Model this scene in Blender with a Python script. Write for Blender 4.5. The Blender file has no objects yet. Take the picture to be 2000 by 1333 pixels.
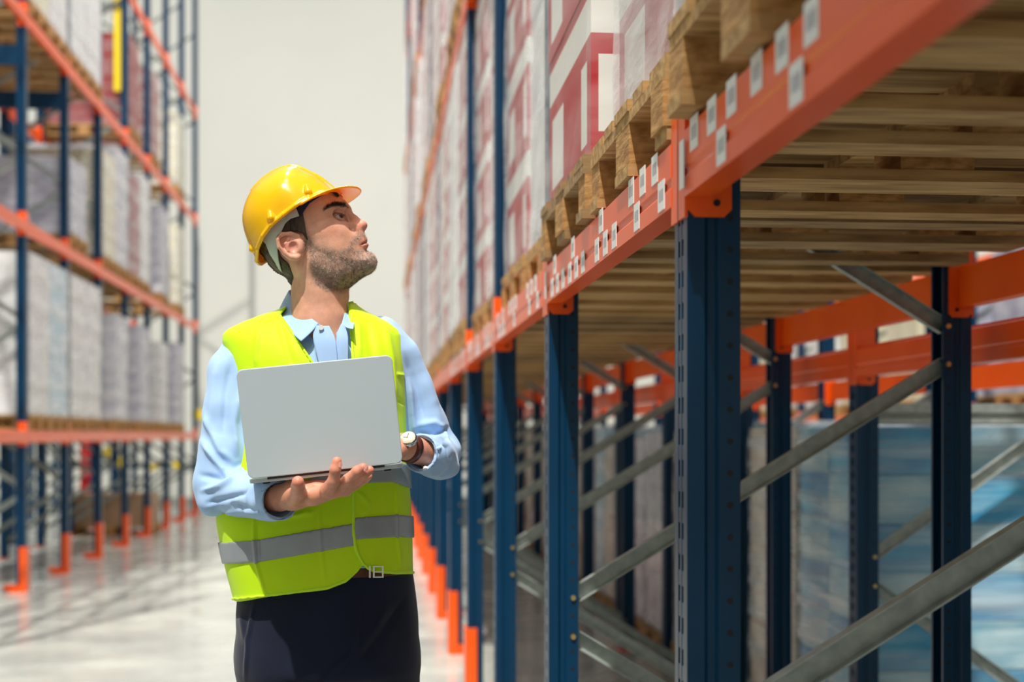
import bpy, math, random
import numpy as np
from mathutils import Vector, Matrix, noise
random.seed(7); rng = np.random.default_rng(7)
S = bpy.context.scene; C = S.collection
R = math.radians
# ---------------------------------------------------------------- camera, world, sun, exposure
CAM_Z = 1.44; FPX = 2750.0; PSI = math.atan(265/FPX); CP, SP = math.cos(PSI), math.sin(PSI)
cd = bpy.data.cameras.new('camera'); cam = bpy.data.objects.new('camera', cd); C.objects.link(cam)
cam.location = (0, 0, CAM_Z); cam.rotation_euler = (R(90), 0, -PSI)
cd.sensor_width = 36; cd.lens = FPX/2000*36; cd.shift_y = (850-666.5)/2000
cd.clip_start = .05; cd.clip_end = 200
cd.dof.use_dof = True; cd.dof.focus_distance = 2.77; cd.dof.aperture_fstop = 2.6
S.camera = cam
S.view_settings.view_transform = 'Standard'; S.view_settings.look = 'None'
S.view_settings.gamma = 1; S.view_settings.use_curve_mapping = False
S.view_settings.exposure = 0.2
w = bpy.data.worlds.new('world'); S.world = w; w.use_nodes = True
bg = w.node_tree.nodes['Background']; bg.inputs[0].default_value = (.93, .97, 1, 1); bg.inputs[1].default_value = .66
sd = bpy.data.lights.new('sun', 'SUN'); sd.energy = 3.9; sd.angle = R(1.0); sd.color = (1, .95, .86)
sun = bpy.data.objects.new('sun', sd); C.objects.link(sun)
sun.rotation_euler = Vector((.36, 1, -2.0)).to_track_quat('-Z', 'Y').to_euler()

for i, (ly, lp) in enumerate(((-3.2, 110), (-.8, 110), (1.6, 110), (6, 160), (11, 200), (16, 200), (21, 200))):
    ld_ = bpy.data.lights.new('hall_lamp', 'AREA'); ld_.shape = 'RECTANGLE'; ld_.size = .45; ld_.size_y = 1.5; ld_.energy = lp; ld_.color = (1, .98, .94)
    lo_ = bpy.data.objects.new('hall_lamp', ld_); C.objects.link(lo_); lo_.location = (-.55, ly, 10.5)
def px2w(px, py, Y):
    u = (px-1000)/FPX; v = (850-py)/FPX
    X = (Y*SP + u*Y*CP)/(CP - u*SP)
    D = X*SP + Y*CP
    return (X, Y, CAM_Z + v*D)
def w2px(P):
    X, Y, Z = P[..., 0], P[..., 1], P[..., 2]
    D = X*SP + Y*CP
    return 1000 + FPX*(X*CP - Y*SP)/D, 850 - FPX*(Z-CAM_Z)/D

# ---------------------------------------------------------------- materials
def newmat(name):
    m = bpy.data.materials.new(name); m.use_nodes = True
    nt = m.node_tree; return m, nt, nt.nodes, nt.links, nt.nodes['Principled BSDF']
def noise_col(nt, lk, scale, c1, c2, coord='Object', stretch=None, detail=4, lo=.35, hi=.65):
    N = nt.nodes; tc = N.new('ShaderNodeTexCoord'); mp = N.new('ShaderNodeMapping')
    if stretch: mp.inputs['Scale'].default_value = stretch
    lk.new(tc.outputs[coord], mp.inputs[0])
    n = N.new('ShaderNodeTexNoise'); n.inputs['Scale'].default_value = scale; n.inputs['Detail'].default_value = detail
    lk.new(mp.outputs[0], n.inputs[0])
    r = N.new('ShaderNodeValToRGB'); r.color_ramp.elements[0].position = lo; r.color_ramp.elements[1].position = hi
    r.color_ramp.elements[0].color = (*c1, 1); r.color_ramp.elements[1].color = (*c2, 1)
    lk.new(n.outputs[0], r.inputs[0]); return n, r
def mat(name, c1, c2=None, rough=.5, metal=0, scale=8, stretch=None, bump=0, spec=.5, bscale=None, coat=0, sheen=0, sss=0, trans=0):
    m, nt, N, lk, b = newmat(name)
    b.inputs['Roughness'].default_value = rough; b.inputs['Metallic'].default_value = metal
    b.inputs['Specular IOR Level'].default_value = spec
    if coat: b.inputs['Coat Weight'].default_value = coat; b.inputs['Coat Roughness'].default_value = .06
    if sheen: b.inputs['Sheen Weight'].default_value = sheen
    if sss: b.inputs['Subsurface Weight'].default_value = sss; b.inputs['Subsurface Scale'].default_value = .008; b.inputs['Subsurface Radius'].default_value = (1, .4, .25)
    if trans: b.inputs['Transmission Weight'].default_value = trans
    n, r = noise_col(nt, lk, scale, c1, c2 or c1, stretch=stretch)
    lk.new(r.outputs[0], b.inputs['Base Color'])
    if bump:
        n2 = n
        if bscale:
            n2, _ = noise_col(nt, lk, bscale, c1, c1, stretch=stretch)
        bp = N.new('ShaderNodeBump'); bp.inputs['Strength'].default_value = bump; bp.inputs['Distance'].default_value = .01
        lk.new(n2.outputs[0], bp.inputs['Height']); lk.new(bp.outputs[0], b.inputs['Normal'])
    return m
def srgb(r, g, b):
    f = lambda c: (c/255/12.92 if c/255 <= .04045 else ((c/255+.055)/1.055)**2.4)
    return (f(r), f(g), f(b))
M = {}
M['blue'] = mat('blue_paint', srgb(0, 46, 76), srgb(0, 52, 84), .32, scale=3, spec=.32)
M['orange'] = mat('orange_paint', srgb(236, 84, 10), srgb(242, 94, 16), .28, scale=4)
M['galv'] = mat('galvanised_steel', srgb(150, 160, 158), srgb(176, 184, 180), .42, .25, scale=30)
M['wood'] = mat('pallet_wood', srgb(150, 112, 62), srgb(196, 158, 102), .75, scale=5, stretch=(1, 8, 8), bump=.25)
M['wood2'] = mat('pallet_wood_weathered', srgb(122, 94, 60), srgb(170, 138, 92), .8, scale=5, stretch=(1, 8, 8), bump=.25)
M['woodblock'] = mat('block_wood', srgb(150, 104, 52), srgb(192, 148, 90), .8, scale=14, stretch=(2, 1, 5), bump=.3)
M['dark'] = mat('dark_hole', (.004, .005, .008), rough=.7)
M['brass'] = mat('zinc_bolt', srgb(205, 175, 110), srgb(225, 200, 140), .3, .9)
M['white'] = mat('white_plastic', srgb(225, 228, 226), rough=.35)
M['rubber'] = mat('black_rubber', (.01, .01, .012), rough=.6)
M['yellow'] = mat('yellow_sign', srgb(245, 215, 20), rough=.4)
M['redp'] = mat('red_paint', srgb(190, 20, 25), rough=.4)
def m_label():
    m, nt, N, lk, b = newmat('barcode_label'); b.inputs['Roughness'].default_value = .4
    tc = N.new('ShaderNodeTexCoord'); sx = N.new('ShaderNodeSeparateXYZ'); lk.new(tc.outputs['Generated'], sx.inputs[0])
    def band(o, lo, hi):
        a = N.new('ShaderNodeMath'); a.operation = 'GREATER_THAN'; lk.new(o, a.inputs[0]); a.inputs[1].default_value = lo
        c = N.new('ShaderNodeMath'); c.operation = 'LESS_THAN'; lk.new(o, c.inputs[0]); c.inputs[1].default_value = hi
        d = N.new('ShaderNodeMath'); d.operation = 'MULTIPLY'; lk.new(a.outputs[0], d.inputs[0]); lk.new(c.outputs[0], d.inputs[1]); return d.outputs[0]
    wv = N.new('ShaderNodeTexNoise'); wv.noise_dimensions = '1D'; wv.inputs['Scale'].default_value = 28
    lk.new(sx.outputs[1], wv.inputs['W'])
    g = N.new('ShaderNodeMath'); g.operation = 'GREATER_THAN'; g.inputs[1].default_value = .5; lk.new(wv.outputs[0], g.inputs[0])
    m1 = N.new('ShaderNodeMath'); m1.operation = 'MULTIPLY'; lk.new(g.outputs[0], m1.inputs[0]); lk.new(band(sx.outputs[2], .3, .72), m1.inputs[1])
    m2 = N.new('ShaderNodeMath'); m2.operation = 'MULTIPLY'; lk.new(m1.outputs[0], m2.inputs[0]); lk.new(band(sx.outputs[1], .15, .85), m2.inputs[1])
    mx = N.new('ShaderNodeMix'); mx.data_type = 'RGBA'; lk.new(m2.outputs[0], mx.inputs[0])
    mx.inputs[6].default_value = (*srgb(232, 236, 236), 1); mx.inputs[7].default_value = (*srgb(70, 82, 105), 1)
    lk.new(mx.outputs[2], b.inputs['Base Color']); return m
M['label'] = m_label()
def m_carton(name, red, white, axis):
    # printed carton: red board, white stripe near the top and a white panel below (flat print)
    m, nt, N, lk, b = newmat(name); b.inputs['Roughness'].default_value = .38
    tc = N.new('ShaderNodeTexCoord'); sx = N.new('ShaderNodeSeparateXYZ'); lk.new(tc.outputs['Generated'], sx.inputs[0])
    def math_(op, a, bb):
        n = N.new('ShaderNodeMath'); n.operation = op
        for i, v in enumerate((a, bb)):
            if hasattr(v, 'is_linked'): lk.new(v, n.inputs[i])
            else: n.inputs[i].default_value = v
        return n.outputs[0]
    def band(o, lo, hi): return math_('MULTIPLY', math_('GREATER_THAN', o, lo), math_('LESS_THAN', o, hi))
    x, y, z = sx.outputs
    top = band(z, .70, .93)
    pan = math_('MULTIPLY', band(z, .1, .58), math_('ADD', math_('MULTIPLY', band(y, .08, .2), 1), band(y, .62, .92)))
    panx = math_('MULTIPLY', band(z, .14, .58), band(x, .03, .3))
    allm = math_('MINIMUM', math_('ADD', top, math_('MAXIMUM', pan, panx)), 1)
    mx = N.new('ShaderNodeMix'); mx.data_type = 'RGBA'; lk.new(allm, mx.inputs[0])
    mx.inputs[6].default_value = (*red, 1); mx.inputs[7].default_value = (*white, 1)
    lk.new(mx.outputs[2], b.inputs['Base Color']); return m
M['carton_red'] = m_carton('red_printed_carton', srgb(178, 8, 22), srgb(226, 226, 220), 0)
M['carton_pink'] = m_carton('red_and_white_carton', srgb(165, 40, 52), srgb(214, 210, 206), 0)
M['carton_white'] = mat('white_carton', srgb(206, 208, 210), srgb(228, 228, 226), .5, scale=3)
M['carton_cream'] = mat('cream_carton', srgb(205, 200, 170), srgb(226, 222, 196), .5, scale=3)
M['carton_grey'] = mat('grey_violet_pack', srgb(140, 142, 168), srgb(196, 198, 212), .35, scale=5)
M['carton_brown'] = mat('brown_carton', srgb(150, 118, 88), srgb(180, 150, 120), .6, scale=3)
M['pack_blue'] = mat('blue_shrink_pack', srgb(10, 135, 195), srgb(90, 185, 222), .3, scale=3, stretch=(1, 1, 3))
M['pack_paleblue'] = mat('pale_blue_shrink_pack', srgb(110, 180, 210), srgb(200, 226, 234), .3, scale=3, stretch=(1, 1, 3))
M['pack_beige'] = mat('beige_paper_pack', srgb(190, 178, 165), srgb(222, 214, 205), .55, scale=7)
M['film_red'] = mat('film_edge', srgb(200, 40, 50), rough=.3)
def m_film(name, base, lo, hi, tint=(.93, .95, .97), sc=1.6, st=(1.2, 1.2, 5)):
    m, nt, N, lk, b = newmat(name); out = N['Material Output']
    tr = N.new('ShaderNodeBsdfTransparent'); tr.inputs[0].default_value = (.97, .97, .97, 1)
    b.inputs['Base Color'].default_value = (*tint, 1); b.inputs['Roughness'].default_value = .12; b.inputs['Specular IOR Level'].default_value = .9
    n, r = noise_col(nt, lk, sc, (lo,)*3, (hi,)*3, stretch=st, detail=4, lo=.35, hi=.7)
    bp = N.new('ShaderNodeBump'); bp.inputs['Strength'].default_value = .6; bp.inputs['Distance'].default_value = .02
    lk.new(n.outputs[0], bp.inputs['Height']); lk.new(bp.outputs[0], b.inputs['Normal'])
    mx = N.new('ShaderNodeMixShader'); lk.new(r.outputs[0], mx.inputs[0]); lk.new(tr.outputs[0], mx.inputs[1]); lk.new(b.outputs[0], mx.inputs[2])
    lk.new(mx.outputs[0], out.inputs[0]); return m
M['film'] = m_film('stretch_film', .3, .10, .48)
M['film_thick'] = m_film('thick_stretch_film', .5, .25, .68)
M['film_thin'] = m_film('thin_stretch_film', .5, .02, .24)
M['carton_darkred'] = mat('dark_red_carton', srgb(130, 18, 22), srgb(160, 30, 30), .45, scale=2)
M['film_blue'] = m_film('streaked_stretch_film', .5, .03, .6, (.75, .88, .95), 1.5, (.6, .6, 9))
def m_floor():
    m, nt, N, lk, b = newmat('polished_concrete')
    n, r = noise_col(nt, lk, .9, srgb(158, 163, 160), srgb(188, 192, 184), detail=7)
    lk.new(r.outputs[0], b.inputs['Base Color'])
    n2, r2 = noise_col(nt, lk, 2.5, (.10,)*3, (.3,)*3, detail=6); lk.new(r2.outputs[0], b.inputs['Roughness'])
    b.inputs['Specular IOR Level'].default_value = .6
    return m
M['floor'] = m_floor()
M['wall'] = mat('wall_panel', srgb(196, 199, 194), srgb(202, 203, 197), .7, scale=.4)
M['wallr'] = mat('side_wall_panel', srgb(205, 205, 195), rough=.8)
# ---------------------------------------------------------------- mesh helpers
class MB:
    def __init__(s): s.v = []; s.f = []
    def box(s, x0, y0, z0, x1, y1, z1, T=None):
        n = len(s.v)
        for z in (z0, z1):
            for x, y in ((x0, y0), (x1, y0), (x1, y1), (x0, y1)):
                p = Vector((x, y, z)); s.v.append(T @ p if T else p)
        for q in ((3, 2, 1, 0), (4, 5, 6, 7), (0, 1, 5, 4), (1, 2, 6, 5), (2, 3, 7, 6), (3, 0, 4, 7)): s.f.append([n+i for i in q])
        return s
    def prism(s, pts, z0, z1, T=None):
        n = len(s.v); k = len(pts)
        for z in (z0, z1):
            for x, y in pts:
                p = Vector((x, y, z)); s.v.append(T @ p if T else p)
        s.f.append([n+i for i in range(k)][::-1]); s.f.append([n+k+i for i in range(k)])
        for i in range(k): j = (i+1) % k; s.f.append([n+i, n+j, n+k+j, n+k+i])
        return s
    def cyl(s, a, b, r0, r1=None, seg=12):
        a, b = Vector(a), Vector(b); r1 = r0 if r1 is None else r1
        d = (b-a).normalized(); q = d.to_track_quat('Z', 'Y'); n = len(s.v)
        for c, r in ((a, r0), (b, r1)):
            for i in range(seg):
                t = 2*math.pi*i/seg; s.v.append(c + q @ Vector((r*math.cos(t), r*math.sin(t), 0)))
        s.f.append([n+i for i in range(seg)][::-1]); s.f.append([n+seg+i for i in range(seg)])
        for i in range(seg): j = (i+1) % seg; s.f.append([n+i, n+j, n+seg+j, n+seg+i])
        return s
    def mesh(s, name, smooth=False):
        me = bpy.data.meshes.new(name); me.from_pydata([tuple(p) for p in s.v], [], s.f); me.update()
        if smooth: me.shade_smooth()
        return me
def obj(name, me, m=None, parent=None, loc=None, rot=None, bevel=0, **props):
    o = bpy.data.objects.new(name, me); C.objects.link(o)
    if m is not None and len(me.materials) == 0: me.materials.append(m)
    if parent: o.parent = parent
    if loc: o.location = loc
    if rot: o.rotation_euler = rot
    if bevel:
        b = o.modifiers.new('bevel', 'BEVEL'); b.width = bevel; b.segments = 2; b.limit_method = 'ANGLE'
    for k, v in props.items(): o[k] = v
    return o
def thing(name, label, cat, loc=(0, 0, 0), group=None, rot=None):
    o = bpy.data.objects.new(name, None); C.objects.link(o); o.location = loc; o.empty_display_size = .1
    if rot: o.rotation_euler = rot
    o['label'] = label; o['category'] = cat
    if group: o['group'] = group
    return o
_sm = {}
def shared(key, fn, m):
    if key not in _sm:
        me = fn().mesh(key); me.materials.append(m); _sm[key] = me
    return _sm[key]

# ---------------------------------------------------------------- setting
obj('floor', MB().box(-14, -4, -.1, 16, 30, 0).mesh('floor'), M['floor'], kind='structure')
wf = obj('wall_far', MB().box(-14, 28, 0, 16, 28.2, 14).mesh('wall_far'), M['wall'], kind='structure')
obj('wall_left', MB().box(-14.2, -4, 0, -14, 28.2, 14).mesh('wall_left'), M['wallr'], kind='structure')
obj('wall_right', MB().box(16, -4, 0, 16.2, 28.2, 14).mesh('wall_right'), M['wallr'], kind='structure')
obj('wall_near_light_block', MB().box(-14, -4.2, 0, 16, -4, 14).mesh('wall_near_light_block'), M['wallr'], kind='structure')  # unseen wall added behind the camera so sky light falls mainly from above
bb = obj('baseboard_far', MB().box(-14, 27.94, 0, 16, 28, .22).mesh('kick'), mat('grey_skirting', srgb(120, 122, 118), rough=.6), kind='structure')

BAY = 1.775; PW = .09
def upright_mesh(h, slots=True):
    # lipped channel, front face to -X, holes' rungs on the front face; origin at the front near corner
    m = MB(); t = .004
    pts = [(0, 0), (.028, 0), (.034, .007), (.046, .007), (.052, 0), (.085, 0), (.085, .012), (.081, .012), (.081, t), (.053, t), (.048, .011), (.033, .011), (.027, t), (t, t),
           (t, .026), (0, .026)]
    m.prism(pts, 0, h); m.prism([(x, PW-y) for x, y in pts][::-1], 0, h)
    m.box(0, .040, 0, t, .050, h)
    if slots:
        n = int(h/.05)
        for i in range(n):
            for a in (.026, .050): m.box(.0005, a, i*.05, t-.0005, a+.014, i*.05+.024)
    else:
        m.box(0, .026, 0, t, .064, h)
    return m
def holes_mesh(h, pitch=.05):
    m = MB()
    for i in range(int(h/pitch)):
        z = .03+i*pitch
        m.cyl((.0685, -.0006, z), (.0685, .001, z), .0052, seg=8)
    return m
def beam_mesh(L):
    # stepped box beam along Y, outer face x=0
    m = MB(); hh = .115
    pts = [(0, 0), (.045, 0), (.045, hh), (.012, hh), (.012, hh-.006), (0, hh-.012), (0, hh*.42), (.003, hh*.38), (.003, hh*.30), (0, hh*.26)]
    n0 = len(pts)
    T = Matrix(((1, 0, 0, 0), (0, 0, 1, 0), (0, 1, 0, 0), (0, 0, 0, 1)))
    m.prism(pts[::-1], 0, L, T); return m
def connector_mesh():
    m = MB(); t = .005
    m.box(-t, -t, -.03, 0, .05, .19)                 # leaf on the front face
    T = Matrix(((1, 0, 0, 0), (0, 0, 1, 0), (0, 1, 0, 0), (0, 0, 0, 1)))
    m.prism([(0, -.018), (.012, -.03), (.058, -.03), (.07, -.018), (.07, .19), (0, .19)][::-1], -t, 0, T)
    m.cyl((.046, -t-.001, -.008), (.046, 0, -.008), .001, seg=6)
    return m
def brace(parent, a, b, wd=.046, name='brace'):
    a, b = Vector(a), Vector(b); d = b-a; L = d.length
    key = '%s_%.3f' % (name, L)
    def fn():
        m = MB(); t = .003
        m.box(0, -wd/2, 0, L, wd/2, t); m.box(0, -wd/2, t, L, -wd/2+t, .026); m.box(0, wd/2-t, t, L, wd/2, .026)
        return m
    me = shared(key, fn, M['galv'])
    x = d.normalized(); z = Vector((0, -1, 0)); y = z.cross(x).normalized(); z = x.cross(y)
    rot = Matrix((x, y, z)).transposed().to_euler()
    return obj(name, me, None, parent, a, rot)
ORD = ['zeroth', 'first', 'second', 'third', 'fourth', 'fifth', 'sixth', 'seventh', 'eighth', 'ninth', 'tenth', 'eleventh', 'twelfth', 'thirteenth', 'fourteenth', 'fifteenth', 'sixteenth']

def rack(name, label, X, depth, ys, levels, hgt, flip=False, detail=4, foot=True, skipbays=(), bh=9.0):
    """one run of racking. X aisle face, front faces -X unless flip (then +X)."""
    sgn = -1 if flip else 1
    r = thing(name, label, 'rack', (X, 0, 0))
    def up_mesh(dt): return shared('upright_%s_%.1f' % (dt, hgt), lambda: upright_mesh(hgt, dt), M['blue'])
    guard = shared('post_guard', lambda: (MB().prism([(-.014, -.026), (.05, -.026), (.05, .116), (-.014, .116)], 0, .41)
                   .box(.0, -.05, 0, .14, .14, .012)), M['orange'])
    foot_ = shared('foot_plate', lambda: MB().box(-.02, -.02, 0, .11, .11, .008), M['orange'])
    ftl = shared('foot_tongue', lambda: MB().prism([(.03, -.02), (.20, 0), (.20, .09), (.03, .11)], .012, .06), M['orange'])
    con = shared('connector', connector_mesh, M['orange'])
    hl = shared('hole_row_%.1f' % hgt, lambda: holes_mesh(min(hgt, 4.2)), M['dark'])
    ch = shared('connector_hole', lambda: MB().cyl((.046, -.0075, -.008), (.046, -.004, -.008), .0055, seg=12), M['dark'])
    bolt = shared('bolt_head', lambda: MB().cyl((0, -.006, 0), (0, 0, 0), .007, .0085, seg=10), M['brass'])
    for k, y in enumerate(ys):
        near = k < detail
        for side in (0, 1):
            # side 0 = aisle post
            u = obj('upright', up_mesh(near), None, r)
            if (side == 0) ^ flip: u.location = (0 if side == 0 else -depth, y, 0)
            else: u.location = ((depth if not flip else 0), y+PW, 0); u.rotation_euler = (0, 0, math.pi)
            if near:
                o = obj('hole_row', hl, None, r if False else u, kind='stuff')
                if abs(u.rotation_euler.z) > 1: o.location = (0, PW, 0); o.scale = (1, -1, 1)
        # braces in the y-plane of the frame
        xa = .07*sgn; xb = (depth-.07)*sgn; yb = y+.045
        zf = .925; zr = .15
        nodes = []
        z = .15; s = 1
        while z < hgt-.8:
            nodes.append((xb if s else xa, z)); z += .775; s ^= 1
        for (x0, z0), (x1, z1) in zip(nodes, nodes[1:]):
            brace(r, (x0, yb, z0+.055), (x1, yb, z1-.055))
            if near:
                for bx, bz in ((x0, z0+.055), (x1, z1-.055)): obj('bolt', bolt, None, r, (bx, y-.0005, bz))
        if foot:
            for xx, mir in ((0, 1), (depth*sgn, -1)):
                g = obj('post_guard' if xx == 0 else 'foot_plate', guard if xx == 0 else foot_, None, r, (xx, y, 0))
                if mir*sgn < 0: g.scale = (-1, 1, 1)
            t = obj('floor_tongue', ftl, None, r, (0, y, 0))
            if sgn < 0: t.scale = (-1, 1, 1)
    beams = []
    for k, (y0, y1) in enumerate(zip(ys, ys[1:])):
        if k in skipbays: continue
        L = y1-y0-PW-.004
        bm = shared('beam_%.3f' % L, lambda: beam_mesh(L), M['orange'])
        for z in levels:
            for side in (0, 1):
                xx = (-.006 if side == 0 else depth+.006-.04*0)*sgn
                b = obj('beam', bm, None, r, (xx, y0+PW+.002, z))
                if (side == 1) ^ flip: b.scale = (-1, 1, 1)
                for yy, my in ((y1, 1), (y0+PW, -1)):
                    c = obj('connector', con, None, b, (0.006, yy-(y0+PW+.002), 0))
                    c.scale = (1, my, 1)
                    if k < 3 and side in (0, 1) and my == 1: obj('connector_hole', ch, None, b, (.006, yy-(y0+PW+.002), 0), kind='stuff')
                if side == 0: beams.append((k, z, b))
    return r, beams
RX = .4825; RY = 2.16; RD = 1.235
ys = [RY+BAY*k for k in range(-1, 13)]
rack_r, beams_r = rack('pallet_rack', 'blue and orange pallet rack along the right of the aisle, behind the man', RX, RD, ys, [CAM_Z+.37, CAM_Z+.37+1.93, CAM_Z+.37+3.86, CAM_Z+.37+5.79], 9.2, detail=6)
ys2 = [5.15+BAY*k for k in range(-2, 12)]
rack_b, _ = rack('pallet_rack', 'blue and orange rack standing back to back with the right aisle rack', 1.80, 1.1, ys2, [CAM_Z+.218], 3.2, detail=5, foot=False)
LX = -3.2; LY = 13.27
ysl = [LY+BAY*k for k in range(-3, 8)]
rack_l, beams_l = rack('pallet_rack', 'tall blue and orange pallet rack across the aisle on the left', LX, 1.15, ysl, [CAM_Z-.07, CAM_Z+1.86, CAM_Z+3.78, CAM_Z+5.70], 9.8, flip=True, detail=0)
ys3 = [7.5+2.7*k for k in range(0, 8)]
rack_f, _ = rack('pallet_rack', 'blurred far rack with pale goods seen beyond the low back rack', 5.6, 1.1, ys3, [1.55, 3.3], 5.4, detail=0)

# labels stuck on the aisle beams (print, thin)
lab = shared('location_label', lambda: MB().box(-.0012, 0, 0, 0, .052, .050), M['label'])
for k, z, b in beams_r:
    if abs(z-(CAM_Z+.37)) > .01 or k > 4: continue
    L = BAY-PW
    for g0 in ((.05, .52, .95, 1.30) if k < 2 else (.1, .7, 1.2)):
        for i, (dy, dz) in enumerate(((0, .006), (.056, .061), (.112, .006), (.168, .061), (.224, .006), (.28, .061))):
            if g0+dy+.06 < L and (i*5+k*3+int(g0*10)) % 4 != 1: obj('location_label', lab, None, b, (0 if dz > .05 else 0, g0+dy, dz))
for k, z, b in beams_r:
    if abs(z-(CAM_Z+.37)) < .01 and k < 3:
        obj('white_tag', shared('white_tag', lambda: MB().box(-.0075, 0, 0, -.006, .030, .075), M['white']), None, b, (.002, BAY-PW+.0-.028, .012))
# ---------------------------------------------------------------- pallets and loads
def pallet(loc, label, group, full=True, dark=False):
    """euro pallet: 0.8 along Y, 1.2 along X, origin at lower near corner"""
    t = thing('wooden_pallet', label, 'pallet', loc, group)
    wd = M['wood2'] if dark else M['wood']; q = 'd' if dark else 'l'
    ydk = [(0, .145), (.19, .10), (.3275, .145), (.51, .10), (.655, .145)]
    def jit(): return (random.uniform(-.004, .004), random.uniform(-.003, .003))
    if full:
        for i, (y, wy) in enumerate(ydk):
            o = obj('deck_board', shared('deck_board_%d%s' % (round(wy*1000), q), lambda: MB().box(0, 0, 0, 1.2, wy, .022), wd), None, t, (jit()[0], y, .122))
        for x in (0, .5275, 1.055): obj('stringer_board', shared('stringer'+q, lambda: MB().box(0, 0, 0, .145, .8, .022), wd), None, t, (x, 0, .1))
        for x in (0, .5275, 1.055):
            for y, wy in ((0, .1), (.3275, .145), (.7, .1)):
                obj('block', shared('block_%d' % round(wy*1000), lambda: MB().box(0, 0, 0, .145, wy, .078), M['woodblock']), None, t, (x+jit()[0], y+jit()[1], .022))
        for y, wy in ((0, .1), (.3275, .145), (.7, .1)):
            obj('bottom_board', shared('bottom_%d%s' % (round(wy*1000), q), lambda: MB().box(0, 0, 0, 1.2, wy, .022), wd), None, t, (jit()[0], y, 0))
    else:
        def dk():
            m = MB()
            for y, wy in ydk: m.box(0, y, .122, 1.2, y+wy, .144)
            for x in (0, .5275, 1.055): m.box(x, 0, .1, x+.145, .8, .122)
            return m
        def bl():
            m = MB()
            for x in (0, .5275, 1.055):
                for y, wy in ((0, .1), (.3275, .145), (.7, .1)): m.box(x, y, .022, x+.145, y+wy, .1)
            return m
        def bt():
            m = MB()
            for y, wy in ((0, .1), (.3275, .145), (.7, .1)): m.box(0, y, 0, 1.2, y+wy, .022)
            return m
        obj('deck', shared('deck'+q, dk, wd), None, t); obj('block_row', shared('blocks', bl, M['woodblock']), None, t); obj('skid', shared('skids'+q, bt, wd), None, t)
    return t
def wrap_mesh(L, Wd, H, seed):
    # crumpled film hull round the stack
    def fn():
        rr = random.Random(seed); m = MB(); nz = 10; prev = None; ring = []
        base = []
        nx, ny = 6, 5
        for i in range(nx): base.append((i/nx*L, 0))
        for i in range(ny): base.append((L, i/ny*Wd))
        for i in range(nx): base.append((L-i/nx*L, Wd))
        for i in range(ny): base.append((0, Wd-i/ny*Wd))
        cx, cy = L/2, Wd/2
        for j in range(nz+1):
            z = H*j/nz; row = []
            for (x, y) in base:
                o = .006 + rr.uniform(0, .010)
                dx = (x-cx)/cx; dy = (y-cy)/cy
                m.v.append(Vector((x+o*dx, y+o*dy, z+(.012 if j == nz else 0)))); row.append(len(m.v)-1)
            if prev:
                for i in range(len(base)):
                    k = (i+1) % len(base); m.f.append([prev[i], prev[k], row[k], row[i]])
            prev = row
        m.f.append(prev); return m
    return fn
def load(loc, label, cat_mat, group, H, layers, film='film', L=1.16, Wd=.76, nx=2, ny=1, name='wrapped_load', seed=0, second=None):
    t = thing(name, label, 'load', loc, group)
    ch = H/layers
    for j in range(layers):
        for a in range(nx):
            for b_ in range(ny):
                mm = cat_mat
                if second and (j*3+a+b_) % second[1] == 0: mm = second[0]
                g = .003
                key = 'carton_%s_%.3f_%.3f_%.3f' % (mm, L/nx, Wd/ny, ch)
                me = shared(key, lambda: MB().box(0, 0, 0, L/nx-g, Wd/ny-g, ch-g), M[mm])
                o = obj('carton', me, None, t, (a*L/nx+random.uniform(-.003, .003), b_*Wd/ny, j*ch)) 
                if seed < 3: o.rotation_euler = (0, 0, random.uniform(-.004, .004))
    if film:
        me = shared('film_%.2f_%.2f_%.2f_%d_%s' % (L, Wd, H, seed % 3, film), wrap_mesh(L, Wd, H, seed % 3), M[film])
        obj('stretch_film', me, None, t)
    return t
LV = [CAM_Z+.37+.115+1.93*i for i in range(4)]
lname = ['first', 'second', 'third', 'top']
first_loads = []
for k in range(13):
    y0 = ys[k]+PW+.025
    for s in range(2):
        yp = y0 + s*.835 + random.uniform(-.008, .008)
        for lv in range(3):
            zt = LV[lv]
            if lv > 0 and (zt-CAM_Z) > .33*(yp+1.2): continue
            if lv == 2 and k % 3 == 2: continue
            bayn = ORD[k+1]; nf = ('nearer', 'farther')[s]
            ov = {0: {0: .045, 1: .035}, 1: {0: .012, 1: .022}}.get(k, {}).get(s, random.uniform(.0, .025)) if lv == 0 else random.uniform(0, .03)
            if k in (2, 3) and lv == 0: ov = -.035+.01*s
            px_ = RX-ov
            pallet((px_, yp, zt), 'pallet on %s beam level, right rack, %s bay from camera, %s half' % (lname[lv], bayn, nf), 'pallets on the right rack', dark=(k*2+s) % 3 == 0)
            kind = [('carton_red', 'film'), ('carton_pink', 'film_thick'), ('carton_red', 'film'), ('carton_pink', 'film'), ('carton_white', 'film_thick')][(k*2+s+lv*2) % 5 if k > 1 else ((1 if s else 0) if k else 1)]
            if k == 0: kind = ('carton_pink', 'film')
            if k == 1: kind = ('carton_pink', 'film_thick') if s == 0 else ('carton_red', 'film_thin')
            H = 1.6 if lv < 3 else 1.3
            ld = load((px_+(.062 if (k, s, lv) == (1, 0, 0) else .02), yp+.02, zt+.144), '%s load, right rack, %s level, %s bay from camera, %s half' % ({'carton_red': 'wrapped red carton', 'carton_pink': 'wrapped pinkish carton', 'carton_white': 'wrapped white'}[kind[0]], lname[lv], bayn, nf),
                 kind[0], 'wrapped loads on the right rack', H, 4, kind[1], seed=k*2+s)
            if lv == 0: first_loads.append(ld)
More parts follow.
